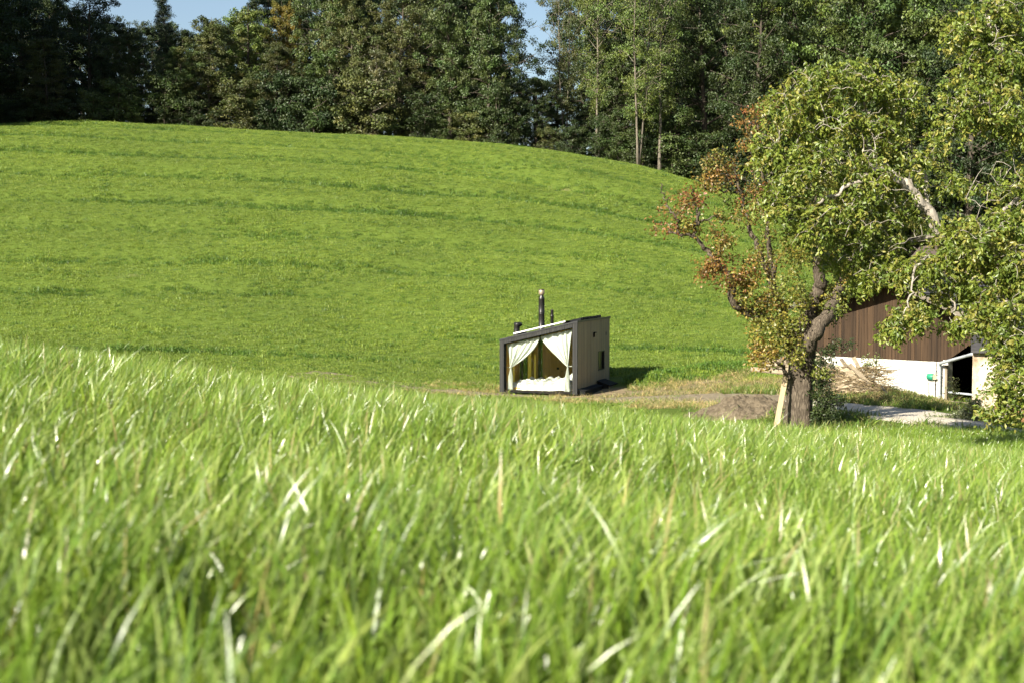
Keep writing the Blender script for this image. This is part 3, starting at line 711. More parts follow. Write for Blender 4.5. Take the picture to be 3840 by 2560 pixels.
for side, (a, b) in enumerate(((-1.19, AP[0]), (AP[0], 7.6))):
    za, zb = rl(a), rl(b)
    sl_ = MB().hexa([(a, -.98, za - .14), (b, -.98, zb - .14), (b, 9.5, zb - .14), (a, 9.5, za - .14), (a, -.98, za - .03), (b, -.98, zb - .03), (b, 9.5, zb - .03), (a, 9.5, za - .03)]).build('roof', M['dark'], barn)
    MB().hexa([(a, -1.02, za - .20), (b, -1.02, zb - .20), (b, -.985, zb - .20), (a, -.985, za - .20), (a, -1.02, za), (b, -1.02, zb), (b, -.985, zb), (a, -.985, za)]).build('barge_board', M['dark_grey'], sl_)
    tl = MB(); nrow = int(abs(b - a) / math.cos(.35) / .33)
    for r_ in range(nrow):
        u0 = a + (b - a) * r_ / nrow if side == 0 else b - (b - a) * r_ / nrow
        u1 = a + (b - a) * (r_ + 1.08) / nrow if side == 0 else b - (b - a) * (r_ + 1.08) / nrow
        yy = np.arange(-1.0, 9.5, .06); wav = .022 * np.abs(np.sin(yy / .24 * np.pi))
        A = np.stack([np.full_like(yy, u0), yy, rl(u0) + .035 + wav], -1); B = np.stack([np.full_like(yy, u1), yy, rl(u1) - .005 + wav], -1)
        Z0 = A - np.array([0, 0, .05]); tl.grid(np.stack([Z0, A, B], 0))
    tag(tl.build('roof_tiles', M['roof_tile'], sl_), kind='stuff')
# pipe, cable and switch gear by the opening
from math import cos, sin
def loc_barn(p):
    q = np.array(p) - np.array(BO); c, s = cos(BR), sin(BR); return np.array([q[0] * c + q[1] * s, -q[0] * s + q[1] * c, q[2]])
e = loc_barn(at(3650, 1326, 44.2))
pp = [(4.27, -.10, -.95), (4.27, -.10, .0), (4.27, -.10, .50), (4.275, -.11, .62), (4.30, -.14, .70), (4.36, -.22, .745)]
pp = np.array(pp + list(pp[-1] + (e - np.array(pp[-1])) * np.linspace(.1, 1, 8)[:, None]))
dp = MB().tube(pp, .052, 12).build('drain_pipe', M['pipe'], barn, smooth=True)
MB().lathe([(.06, 0), (.06, .06)], 12, (4.27, -.10, .30)).build('pipe_clip', M['pipe'], dp)
MB().lathe([(.06, 0), (.06, .06)], 12, (4.27, -.10, -.35)).build('pipe_clip', M['pipe'], dp)
MB().box((4.44, -.09, -.9), (4.53, -.05, .68)).build('jamb_plank', M['grey_wood'], barn)
eb = MB().box((4.02, -.09, .18), (4.14, .0, .34)).build('switch_box', M['grey_wood'], barn)
MB().box((4.145, -.07, .2), (4.215, .0, .31)).build('socket', M['concrete'], eb)
hood = MB(); hr = []
for k, (uu, hh, dd) in enumerate([(3.77, .10, .05), (3.80, .14, .10), (3.88, .155, .12), (3.96, .155, .12), (4.015, .15, .11)]):
    hr.append([(uu, -dd * max(0, math.sin(t)) - .005, .255 + hh * .75 * math.cos(t)) for t in np.linspace(0, np.pi, 11)])
hood.grid(np.array(hr)); hood.grid(np.array([hr[0], [(3.77, -.005, .255)] * 11])); hood.build('green_hood', M['green'], eb, smooth=True)
cb = MB(); cb.tube([(4.08, -.012, -.75), (4.08, -.012, .18)], .012, 6); cb.tube([(4.09, -.012, .34), (4.09, -.012, .76)], .01, 6)
cb.tube([(3.82, -.05, .14), (3.84, -.05, -.2), (3.90, -.05, -.6)], .007, 5); cb.tube([(4.09, -.02, .5), (4.14, -.03, .42), (4.2, -.04, .35)], .006, 5)
cb.build('cable', M['dark'], eb)
gate = empty('gate', BO, BR); tag(gate, 'three bare gate rails across the dark barn opening', 'gate')
for z0, r_, mt in ((-.24, .035, 'pipe'), (-.53, .02, 'grey_wood'), (-.82, .028, 'rust')):
    MB().tube([(4.53, .02, z0 + .02), (5.85, .02, z0 - .02)], r_, 8).build('rail', M[mt], gate)
beam = MB().tube([(4.9, 2.2, 1.3), (5.5, 1.4, -.9)], .06, 6).build('leaning_pole', M['grey_wood']); beam.location = BO; beam.rotation_euler = (0, 0, BR)
tag(beam, 'grey pole leaning inside the dark barn opening', 'pole')

# plastered outbuilding in front of the opening
SO = (14.28, 44.0, -4.3)
shed = empty('outbuilding', SO, -.30); tag(shed, 'old outbuilding wall of flaking white plaster beside the barn opening', 'outbuilding')
nx, nz = 60, 26
XX, ZZ = np.meshgrid(np.linspace(0, 6, nx), np.linspace(-1.3, 1.55, nz)); YY = .03 * vnoise(XX * 2.2, ZZ * 2.2, 1) + .02 * vnoise(XX * 6, ZZ * 6, 2)
mb = MB(); mb.grid(np.stack([XX, YY, ZZ], -1)); mb.box((0.005, .03, -1.3), (6, .45, 1.548)); mb.box((5.5, .45, -1.3), (6, 3.5, 1.54)); mb.build('wall', M['plaster'], shed)
MB().box((.66, -.05, -.86), (1.55, -.02, -.06)).build('rust_panel', M['rust'], shed)
MB().hexa([(-.05, -.2, 1.57), (6.2, -.2, 1.57), (6.2, 3.6, 2.4), (-.05, 3.6, 2.4), (-.05, -.2, 1.65), (6.2, -.2, 1.65), (6.2, 3.6, 2.48), (-.05, 3.6, 2.48)]).build('roof', M['roof_tile'], shed)
for (px, py0, py1, Y, nm, lb_) in ((3732, 1700, 1612, 41.5, 'stake', 'pale short stake in front of the rust-brown panel'), (3824, 1720, 1598, 38.5, 'fence_post', 'tan wooden post at the edge of the lower shrub')):
    a, b = at(px, py1, Y), at(px, py0, Y)
    o = MB().tube([(b[0], b[1], min(b[2], gz(b[0], b[1])) - .2), a + [.0, 0, -.2], a], [.05, .045, .04], 7).build(nm, M['grey_wood']); tag(o, lb_, 'post')
a, b = at(3790, 1700, 38.4), at(3822, 1652, 38.4)
tag(MB().tube([a, b], .035, 7).build('brace', M['grey_wood']), 'slanting brace leaning on the tan wooden post', 'brace')

# farmhouse glimpsed behind the walnut
fh = empty('farmhouse', (at(3640, 1000, 72)[0], 72, gz(24, 72)), -.45); tag(fh, 'cream farmhouse glimpsed through the walnut leaves behind the barn', 'house')
fz = -gz(24, 72)
ez = at(3640, 985, 72)[2] + fz
MB().box((-2.6, 0, -1), (8, 7, ez)).build('wall', M['cream'], fh)
MB().hexa([(-3.1, -.6, ez - .12), (8.5, -.6, ez - .12), (8.5, 3.5, ez + .75), (-3.1, 3.5, ez + .75), (-3.1, -.6, ez), (8.5, -.6, ez), (8.5, 3.5, ez + .9), (-3.1, 3.5, ez + .9)]).build('roof', M['house_roof'], fh)
MB().hexa([(-3.1, 3.5, ez + .75), (8.5, 3.5, ez + .75), (8.5, 7.6, ez - .12), (-3.1, 7.6, ez - .12), (-3.1, 3.5, ez + .9), (8.5, 3.5, ez + .9), (8.5, 7.6, ez), (-3.1, 7.6, ez)]).build('roof', M['house_roof'], fh)
for x0 in (-1.6, .6, 2.8): MB().box((x0, -.03, ez - 1.6), (x0 + .9, -.005, ez - .5)).build('window', M['dark'], fh)

# ------------------------------------------------------------------ scrap wood, straw, soil
def plank(p, q, w, t, name='plank', label=None, group=None, mat='plank'):
    p, q = Vector([float(k) for k in p]), Vector([float(k) for k in q]); L_ = (q - p).length
    o = MB().box((-L_ / 2, -w / 2, -t / 2), (L_ / 2, w / 2, t / 2)).build(name, M[mat])
    d = (q - p).normalized(); o.rotation_mode = 'QUATERNION'
    z = Vector((random.uniform(-.4, .4), -.55 + random.uniform(-.4, .3), 1)); y_ = z.cross(d).normalized(); z = d.cross(y_)
    o.rotation_quaternion = Matrix((d, y_, z)).transposed().to_quaternion(); o.location = (p + q) / 2
    return tag(o, label, 'plank', group)
r = random.Random(3)
LA = 'weathered scrap plank in the tumbled heap against the barn base'
for i in range(36):
    cx, cy = r.uniform(3075, 3250), 0; f_ = (cx - 3075) / 175
    cy = r.uniform(1352 + 55 * f_, 1440); an = math.radians(r.gauss(30, 14)); hl = r.uniform(28, 85)
    Y = 46.8 - 2.0 * (cy - 1350) / 90 + r.uniform(-.3, .3)
    dx, dy = hl * math.cos(an), hl * math.sin(an)
    plank(at(cx - dx, cy - dy, Y + .25), at(cx + dx, cy + dy, Y - .45), r.uniform(.07, .18), r.uniform(.02, .045), 'plank', LA, 'planks in the scrap heap')
LB = 'weathered scrap plank lying flat at the foot of the heap'
for i in range(16):
    cx, cy = r.uniform(3110, 3240), r.uniform(1436, 1468); an = math.radians(r.gauss(-8, 9)); hl = r.uniform(35, 75); Y = 44.6 - (cy - 1436) / 32 * 1.0
    dx, dy = hl * math.cos(an), hl * math.sin(an)
    plank(at(cx - dx, cy - dy, Y), at(cx + dx, cy + dy, Y + .2), r.uniform(.08, .16), r.uniform(.025, .06), 'plank', LB, 'planks at the foot of the scrap heap')
LCc = 'pale scrap plank piled behind the pear trunk on its open side'
for i in range(16):
    cx, cy = r.uniform(2875, 2985), r.uniform(1345, 1392); an = math.radians(r.choice([6, 20, -15, 40, 80]) + r.gauss(0, 6)); hl = r.uniform(18, 50); Y = 46.2 - (cy - 1345) / 50
    dx, dy = hl * math.cos(an), hl * math.sin(an)
    plank(at(cx - dx, cy - dy, Y), at(cx + dx, cy + dy, Y + .1), r.uniform(.08, .2), r.uniform(.02, .05), 'plank', LCc, 'pale planks behind the trunk')
plank(at(2815, 1382, 44.6), at(2955, 1397, 44.4), .16, .05, 'plank', 'long pale plank jutting out towards the meadow from behind the trunk')
plank(at(2872, 1364, 45.0), at(2914, 1358, 45.0), .30, .05, 'board', 'short broad white board on top of the pale scrap pile')
plank(at(3185, 1365, 44.9), at(3262, 1440, 44.4), .14, .04, 'plank', 'bright pale plank sloping down the front of the scrap heap')
plank(at(3305, 1447, 43.6), at(3330, 1478, 43.2), .08, .03, 'plank', 'short grey plank lying alone on the weedy ground')

# tangle of dead sticks and brush over and around the planks
mb = MB(); rr = np.random.default_rng(15)
for i in range(520):
    px, py = rr.uniform(3050, 3330), rr.uniform(1375, 1480); Y = 45.8 - 2.4 * (py - 1375) / 105 + rr.uniform(-.3, .3)
    p = at(px, py, Y); p[2] = max(gz(p[0], p[1]) + rr.uniform(.0, .25), min(p[2], gz(p[0], p[1]) + .75)); a = rr.uniform(0, 6.28); L_ = rr.uniform(.25, .8)
    d = np.array([math.cos(a) * L_, math.sin(a) * L_ * .6, rr.normal(.02, .16) * L_]); c = np.array([(.22, .17, .11), (.12, .09, .06), (.30, .25, .17)][rr.integers(3)]) * rr.uniform(.7, 1.1)
    mb.tube([p, p + d * .5 + rr.normal(0, .04, 3), p + d], [.012, .009, .004], 4, c=c, cap=False)
o = mb.build('brush_pile', M['grass_dry']); tag(o, 'tangle of dead sticks and brush around the scrap planks', 'brush', kind='stuff')

# straw heap
c0 = at(3287, 1520, 41.5); c0[2] = gz(c0[0], c0[1])
mb = MB(); rr = np.random.default_rng(5)
for i in range(900):
    a = rr.uniform(0, 6.28); q = .62 * math.sqrt(rr.random()); hgt = .34 * (1 - (q / .65) ** 1.5)
    p = np.array([q * math.cos(a) * 1.2, q * math.sin(a), max(0, hgt) * rr.random() ** .4]); d = np.array([math.cos(a) * rr.uniform(.3, 1), math.sin(a), -.55 * rr.random()]) + rr.normal(0, .5, 3) * [1, 1, .25]
    d = d / np.linalg.norm(d) * rr.uniform(.15, .38); sd = np.array([-d[1], d[0], 0]); sd = sd / (np.linalg.norm(sd) + 1e-6) * .006
    c = np.array([(.34, .25, .11), (.25, .17, .07), (.42, .33, .17)][rr.integers(3)]) * rr.uniform(.7, 1.1)
    mb.add([p - sd, p + sd, p + d + sd, p + d - sd], [(0, 1, 2, 3)], c=c)
o = mb.build('straw_heap', M['grass_dry']); o.location = c0; tag(o, 'small heap of brown straw on the weedy verge by the road', 'straw', kind='stuff')

# soil mound left of the pear trunk
c0 = at(2790, 1560, 39.0); nx = 120
XX, YY = np.meshgrid(np.linspace(-1.9, 1.6, nx), np.linspace(-1.5, 1.5, nx))
rr_ = np.sqrt((XX / 1.7) ** 2 + (YY / 1.3) ** 2); hh = .56 * np.clip(1 - rr_, 0, 1) ** .8 * (1 + .5 * vnoise(XX * 2 + 3, YY * 2, 1))
hh = hh + (rr_ < .98) * (.13 * vnoise(XX * 6, YY * 6, 3) + .10 * np.abs(vnoise(XX * 15, YY * 15, 4)) + .05 * vnoise(XX * 31, YY * 31, 5))
ZZ = ground(XX + c0[0], YY + c0[1]) + hh - .05 * (rr_ >= .98) - .02
o = MB().grid(np.stack([XX, YY, ZZ], -1)).build('soil_mound', M['soil'], smooth=True); o.location = (c0[0], c0[1], 0)
tag(o, 'low mound of dark crumbly soil beside the pear trunk', 'mound')

# ------------------------------------------------------------------ trees

def leaf_quads(mb, P, out, length, width, cols, r, droop=.0, up=.5):
    """one bent rhombic leaf per point, blade normal leaning up and outwards"""
    n = len(P)
    nrm = unit(r.normal(0, 1, (n, 3)) * .75 + out * .55 + np.array([0, 0, up]))
    ax = unit(np.cross(nrm, r.normal(0, 1, (n, 3))))
    ax = unit(ax + np.array([0, 0, -droop])); sd = unit(np.cross(nrm, ax)); nrm = np.cross(ax, sd)
    L = (length * r.uniform(.65, 1.25, n))[:, None]; Wd = (width * r.uniform(.7, 1.2, n))[:, None]
    V = np.stack([P, P + ax * L * .5 + sd * Wd * .5 - nrm * Wd * .12, P + ax * L, P + ax * L * .5 - sd * Wd * .5 - nrm * Wd * .12], 1)
    c = np.asarray(cols, float)
    if c.ndim == 2 and len(c) != n: c = c[r.integers(len(c), size=n)]
    c = c * r.uniform(.75, 1.25, (n, 1))
    mb.add(V.reshape(-1, 3), np.arange(n * 4).reshape(n, 4), c=np.repeat(c, 4, 0))

PROF = {
    'dome': lambda h: np.where(h > .4, np.sqrt(np.clip(1 - ((h - .4) / .62) ** 2, 0, 1)), .72 + .28 * h / .4),
    'oval': lambda h: np.sqrt(np.clip(1 - ((h - .5) / .53) ** 2, 0, 1)) * .85 + .12,
    'cone': lambda h: np.clip(1.05 - h, 0, 1) ** .75,
    'open': lambda h: np.where(h > .65, np.sqrt(np.clip(1 - ((h - .65) / .37) ** 2, 0, 1)), .35 + .65 * h / .65),
}

def make_tree(seed, H, R, base, shape, n_prim, n_sub, per, leaf, clump, up=.45, trunk_r=.016, bare=.0, lw=.62, forks=1, droop=.15):
    r = np.random.default_rng(seed); tr = MB(); lf = MB(); prof = PROF[shape]
    stems = []
    for k in range(forks):
        n = 9; t = np.linspace(0, 1, n); off = np.zeros(2) if forks == 1 else R * .35 * np.array([math.cos(2.4 * k + 1), math.sin(2.4 * k + 1)])
        wob = np.cumsum(r.normal(0, .012 * H, (n, 2)), 0) * t[:, None]
        P = np.stack([off[0] * t ** .8 + wob[:, 0], off[1] * t ** .8 + wob[:, 1], t * H * (.95 - .06 * k)], -1)
        Rr = trunk_r * H * (1 - .25 * (forks > 1)) * (1 - t) ** .8 + .02; Rr[0] *= 1.35
        tr.tube(P, Rr, 8); stems.append((P, Rr))
    C_, O_ = [], []
    for i in range(n_prim):
        P, Rr = stems[i % len(stems)]
        h = base + (1 - base) * ((i + r.random()) / n_prim); hh = (h - base) / (1 - base)
        s0 = np.array([np.interp(h * .93, np.linspace(0, 1, 9), P[:, k]) for k in range(3)])
        az = i * 2.4 + r.normal(0, .5); ln = R * float(prof(np.array(hh))) * r.uniform(.55, 1.12)
        u_ = up * r.uniform(.4, 1.3) * (.3 + hh)
        d = np.array([math.cos(az), math.sin(az), u_]); e = s0 + d * ln
        mid = s0 + d * ln * .5 + np.array([0, 0, .10 * ln]) + r.normal(0, .06 * ln, 3)
        br = max(.02, .4 * float(np.interp(h, np.linspace(0, 1, 9), Rr)))
        tr.tube([s0, mid, e], [br, br * .6, .015], 5, cap=False)
        for j in range(n_sub):
            f = r.uniform(.3, 1.05) ; q = (s0 + (mid - s0) * 2 * f) if f < .5 else mid + (e - mid) * (2 * f - 1)
            c = q + r.normal(0, 1, 3) * np.array([.22, .22, .16]) * max(ln, 1.0)
            if r.random() < .5: tr.tube([q, (q + c) / 2 + r.normal(0, .05, 3), c], [.025, .016, .008], 4, cap=False)
            if r.random() < bare: continue
            C_.append(c); O_.append(unit(np.array([c[0], c[1], .3 * (c[2] - H * .5)])))
    for c, o in zip(C_, O_):
        m_ = int(per * r.uniform(.5, 1.5)); rad = clump * r.uniform(.6, 1.25)
        g = unit(r.normal(0, 1, (m_, 3))) * (r.random((m_, 1)) ** .45) * rad * np.array([1, 1, .62])
        tint = np.array([[1., 1., 1.]]) * r.uniform(.75, 1.25) * np.array([[r.uniform(.85, 1.2), 1, r.uniform(.8, 1.1)]])
        leaf_quads(lf, c + g, unit(g + o * rad * .5), leaf, leaf * lw, np.repeat(tint, m_, 0), r, droop)
    return tr.mesh('trunk', smooth=True), lf.mesh('crown')

KIND = {
    'beech':   make_tree(1, 16, 4.6, .04, 'dome', 50, 8, 95, .20, .62),
    'hornbeam': make_tree(2, 16, 3.9, .05, 'dome', 46, 8, 95, .18, .56),
    'maple':   make_tree(3, 16, 3.4, .10, 'oval', 46, 7, 100, .21, .58),
    'lime':    make_tree(4, 16, 4.2, .12, 'oval', 46, 7, 100, .19, .60),
    'young':   make_tree(5, 9, 1.9, .03, 'cone', 44, 4, 85, .17, .46),
    'ash':     make_tree(6, 19, 4.2, .26, 'open', 46, 6, 60, .20, .74, .9, .0085, .22, .5, 2),
    'ash_b':   make_tree(7, 19, 3.6, .30, 'open', 40, 6, 62, .20, .74, 1.0, .0085, .2, .5, 1),
    'spruce':  make_tree(8, 18, 3.0, .05, 'cone', 80, 5, 60, .24, .55, -.25, .014, 0, .28, 1, .4),
    'bush':    make_tree(9, 3.2, 1.9, .02, 'dome', 24, 5, 70, .15, .42, .6, .010),
    'scrub':   make_tree(10, 4.2, 1.8, .02, 'oval', 22, 5, 60, .16, .45, .7, .010, .1),
    'ivy':     make_tree(11, 9, .95, .02, 'oval', 52, 3, 75, .14, .36, .3, .03),
}
LM = {
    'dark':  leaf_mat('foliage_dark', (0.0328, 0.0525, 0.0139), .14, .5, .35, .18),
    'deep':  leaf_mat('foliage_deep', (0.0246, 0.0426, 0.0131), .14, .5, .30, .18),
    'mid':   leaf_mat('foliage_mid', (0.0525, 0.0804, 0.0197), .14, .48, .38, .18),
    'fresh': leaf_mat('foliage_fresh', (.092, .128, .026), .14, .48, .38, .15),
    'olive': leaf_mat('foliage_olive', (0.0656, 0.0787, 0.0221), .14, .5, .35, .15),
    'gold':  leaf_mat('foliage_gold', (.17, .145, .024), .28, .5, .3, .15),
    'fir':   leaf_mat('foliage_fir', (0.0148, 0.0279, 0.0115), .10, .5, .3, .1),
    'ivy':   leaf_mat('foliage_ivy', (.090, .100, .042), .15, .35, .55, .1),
}
def tree(kind, px, Y, top_py, leaf, label, width=1.0, bark='bark_dark', name=None, group=None, sink=.3, rot=None):
    x_ = (px - 1920) / FOC * Y; z_ = gz(x_, Y) - sink; H = at(px, top_py, Y)[2] - z_
    tm, cm = KIND[kind]; H0 = {'young': 9, 'bush': 3.2, 'scrub': 4.2, 'ivy': 9, 'ash': 19, 'ash_b': 19, 'spruce': 18}.get(kind, 16); k = H / H0
    nm = name or {'bush': 'bush', 'scrub': 'bush', 'ivy': 'ivy_clad_trunk', 'spruce': 'spruce_tree'}.get(kind, kind.split('_')[0] + '_tree' if kind in ('beech', 'hornbeam', 'maple', 'lime', 'ash', 'ash_b') else 'young_tree')
    t = empty(nm, (x_, Y, z_), random.uniform(0, 6.28) if rot is None else rot); t.scale = (k * width, k * width, k)
    link('trunk', tm, M[bark], t); link('crown', cm, LM[leaf], t)
    tag(t, label, 'bush' if nm == 'bush' else 'tree', group)
    return t
FR = 'trees along the forest edge'
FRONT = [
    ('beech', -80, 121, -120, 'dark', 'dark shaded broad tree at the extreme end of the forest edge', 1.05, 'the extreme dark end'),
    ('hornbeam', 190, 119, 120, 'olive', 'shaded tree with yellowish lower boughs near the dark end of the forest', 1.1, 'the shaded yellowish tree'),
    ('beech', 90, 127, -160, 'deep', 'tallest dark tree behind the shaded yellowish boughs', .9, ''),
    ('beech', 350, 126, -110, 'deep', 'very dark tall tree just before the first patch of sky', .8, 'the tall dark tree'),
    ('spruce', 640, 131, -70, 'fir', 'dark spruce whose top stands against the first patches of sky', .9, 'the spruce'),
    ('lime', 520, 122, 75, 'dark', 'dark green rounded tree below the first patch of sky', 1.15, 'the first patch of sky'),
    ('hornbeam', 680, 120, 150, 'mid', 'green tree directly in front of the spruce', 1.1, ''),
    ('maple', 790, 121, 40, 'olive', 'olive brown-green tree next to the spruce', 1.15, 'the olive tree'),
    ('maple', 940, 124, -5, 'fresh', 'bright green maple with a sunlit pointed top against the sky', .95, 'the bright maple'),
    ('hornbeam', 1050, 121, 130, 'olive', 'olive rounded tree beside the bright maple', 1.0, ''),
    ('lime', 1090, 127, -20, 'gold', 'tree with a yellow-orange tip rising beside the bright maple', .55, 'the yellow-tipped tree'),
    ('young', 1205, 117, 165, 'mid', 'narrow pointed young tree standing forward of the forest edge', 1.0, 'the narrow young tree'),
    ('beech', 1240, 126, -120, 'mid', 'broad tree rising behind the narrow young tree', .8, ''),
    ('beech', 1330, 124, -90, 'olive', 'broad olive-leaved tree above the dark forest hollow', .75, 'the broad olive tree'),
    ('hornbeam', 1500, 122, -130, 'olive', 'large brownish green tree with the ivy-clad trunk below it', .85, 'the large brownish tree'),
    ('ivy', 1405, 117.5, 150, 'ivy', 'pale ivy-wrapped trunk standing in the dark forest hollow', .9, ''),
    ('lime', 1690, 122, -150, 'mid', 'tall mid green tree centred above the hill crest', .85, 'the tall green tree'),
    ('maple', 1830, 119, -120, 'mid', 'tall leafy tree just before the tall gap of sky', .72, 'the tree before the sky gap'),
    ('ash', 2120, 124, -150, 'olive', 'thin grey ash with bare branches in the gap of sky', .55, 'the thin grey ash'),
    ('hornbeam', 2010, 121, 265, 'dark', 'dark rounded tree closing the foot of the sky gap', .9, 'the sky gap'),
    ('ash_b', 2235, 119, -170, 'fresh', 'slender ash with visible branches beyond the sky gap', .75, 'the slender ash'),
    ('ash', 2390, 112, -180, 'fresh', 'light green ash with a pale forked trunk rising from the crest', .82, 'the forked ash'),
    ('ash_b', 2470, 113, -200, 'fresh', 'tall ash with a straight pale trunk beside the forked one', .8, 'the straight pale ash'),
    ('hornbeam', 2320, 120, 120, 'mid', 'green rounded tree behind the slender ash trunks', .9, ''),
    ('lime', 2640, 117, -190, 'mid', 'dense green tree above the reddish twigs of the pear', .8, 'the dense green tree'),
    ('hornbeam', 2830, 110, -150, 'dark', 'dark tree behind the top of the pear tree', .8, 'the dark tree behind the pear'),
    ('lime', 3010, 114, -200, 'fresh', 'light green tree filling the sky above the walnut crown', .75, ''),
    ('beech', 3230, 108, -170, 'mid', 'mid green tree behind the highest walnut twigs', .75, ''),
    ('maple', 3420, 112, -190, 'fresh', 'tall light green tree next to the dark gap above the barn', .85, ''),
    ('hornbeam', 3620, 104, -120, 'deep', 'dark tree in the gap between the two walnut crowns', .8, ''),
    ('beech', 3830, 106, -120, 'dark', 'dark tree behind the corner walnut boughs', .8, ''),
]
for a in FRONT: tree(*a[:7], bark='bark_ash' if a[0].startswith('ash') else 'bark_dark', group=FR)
# under-storey along the forest edge
seen_labels = {}; named = [a for a in FRONT if a[7]]
ORD = ['', 'second ', 'third ', 'fourth ', 'fifth ']
for i, px in enumerate(range(-40, 3000, 95)):
    Y = 116.5 + 2.2 * random.random() - max(0, px - 2000) * .0085
    near_t = min(named, key=lambda a: abs(a[1] - px)); col = random.choice(['dark', 'mid', 'deep', 'olive', 'dark', 'mid'])
    tall = random.random() < .5; x_ = (px - 1920) / FOC * Y
    hgt = random.uniform(3.6, 5.4) if tall else random.uniform(2.0, 3.2)
    lab = '%s %s bush at the forest foot below %s' % ('tall' if tall else 'low', {'dark': 'dark green', 'mid': 'mid green', 'deep': 'blackish green', 'olive': 'olive'}[col], near_t[7])
    k = seen_labels.get(lab, 0); seen_labels[lab] = k + 1
    tree(random.choice(['bush', 'scrub', 'bush']), px + random.uniform(-30, 30), Y, 990 - (gz(x_, Y) - .3 + hgt) / Y * FOC, col,
         ORD[k] + lab, random.uniform(.9, 1.3), group='bushes along the forest edge')
# deeper rows close the wood
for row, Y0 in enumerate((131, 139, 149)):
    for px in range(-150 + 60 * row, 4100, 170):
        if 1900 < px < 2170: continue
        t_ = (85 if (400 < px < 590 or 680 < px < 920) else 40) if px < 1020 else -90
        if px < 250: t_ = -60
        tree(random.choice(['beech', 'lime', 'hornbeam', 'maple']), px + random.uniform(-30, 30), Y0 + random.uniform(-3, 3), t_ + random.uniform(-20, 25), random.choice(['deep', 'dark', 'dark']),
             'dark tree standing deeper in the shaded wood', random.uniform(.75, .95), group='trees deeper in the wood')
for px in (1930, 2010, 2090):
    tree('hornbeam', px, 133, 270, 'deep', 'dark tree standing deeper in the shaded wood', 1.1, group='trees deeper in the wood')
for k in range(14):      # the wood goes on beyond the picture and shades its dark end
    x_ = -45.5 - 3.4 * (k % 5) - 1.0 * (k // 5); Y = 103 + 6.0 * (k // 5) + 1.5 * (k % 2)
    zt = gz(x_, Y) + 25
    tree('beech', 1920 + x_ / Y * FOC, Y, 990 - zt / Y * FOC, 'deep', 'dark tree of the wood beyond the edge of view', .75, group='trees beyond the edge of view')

# ---- trees shaped on their own limbs: nodes grow out from given limbs towards leafy places
class Grown:
    def __init__(s, base, seed): s.base = np.array(base); s.r = np.random.default_rng(seed); s.tr = MB(); s.lf = MB(); s.N = []; s.Rn = []; s.twig = []
    def limb(s, pts, r0, r1, n=8, seg=6, wob=.03):
        pts = np.array(pts, float); d = np.concatenate([[0], np.cumsum(np.linalg.norm(np.diff(pts, axis=0), axis=1))])
        t = np.linspace(0, d[-1], seg * (len(pts) - 1) + 1); P = np.stack([np.interp(t, d, pts[:, k]) for k in range(3)], -1)
        ker = np.array([.25, .5, .25])
        for k in range(3):
            for _ in range(2): P[1:-1, k] = np.convolve(P[:, k], ker, 'valid')
        P[1:-1] += s.r.normal(0, wob, P[1:-1].shape)
        R = r0 + (r1 - r0) * (t / d[-1]) ** .8
        s.tr.tube(P, R * (1 + s.r.normal(0, .05, len(R))), n); s.N += list(P); s.Rn += list(R); return P
    def grow(s, targets, thick=.02):
        T = np.array(targets); N = np.array(s.N)
        dmin = np.array([np.min(np.linalg.norm(N - t, axis=1)) for t in T]); ends = []
        for i in np.argsort(dmin):
            t = T[i]; A = np.array(s.N); j = int(np.argmin(np.linalg.norm(A - t, axis=1))); p = A[j]; L = np.linalg.norm(t - p)
            k = max(2, int(L / .25) + 1); u = np.linspace(0, 1, k + 1)[:, None]
            Q = p + (t - p) * u + np.array([0, 0, 1.]) * .12 * L * np.sin(u * np.pi) + s.r.normal(0, .05 * min(L, .8), (k + 1, 3)) * np.sin(u * np.pi)
            r0 = min(s.Rn[j] * .7, thick * (.5 + .5 * L)); s.tr.tube(Q, np.linspace(max(r0, .007), .004, k + 1), 5, cap=False)
            s.N += list(Q[1:]); s.Rn += list(np.linspace(max(r0, .009), .007, k)); ends.append((Q[-1], Q[-1] - Q[-2], Q))
        return ends
    def finish(s, name, label, bark, leafm, cat='tree'):
        t = empty(name, s.base); tag(t, label, cat)
        s.tr.build('trunk', bark, t, origin=s.base, smooth=True); s.lf.build('crown', leafm, t, origin=s.base); return t

def blob(r, px, py, rp, Y, dy, n, ry=None):
    """n places inside an ellipsoid given by where it appears and how deep it is"""
    c = at(px, py, Y); q = unit(r.normal(0, 1, (n, 3))) * (r.random((n, 1)) ** .42)
    return c + q * np.array([rp / FOC * Y, dy, (ry or rp) / FOC * Y])

def px_of(p):
    q = np.array(p); f_ = q[..., 1] * CP - q[..., 2] * SP; return 1920 + FOC * q[..., 0] / f_

LM['pear'] = leaf_mat('pear_leaf', (1, 1, 1), .3, .42, .45, .0)
LM['walnut'] = leaf_mat('walnut_leaf', (1, 1, 1), .34, .42, .45, .0)
LM['shrub'] = leaf_mat('shrub_leaf', (1, 1, 1), .25, .45, .4, .0)

# ---------------- old pear tree
Yp = 35.0; bp = at(2996, 1590, Yp); bp[2] = gz(bp[0], Yp)
g = Grown(bp, 21); A = lambda px, py, dy=0: at(px, py, Yp + dy)
base = bp - np.array([0, 0, .25])
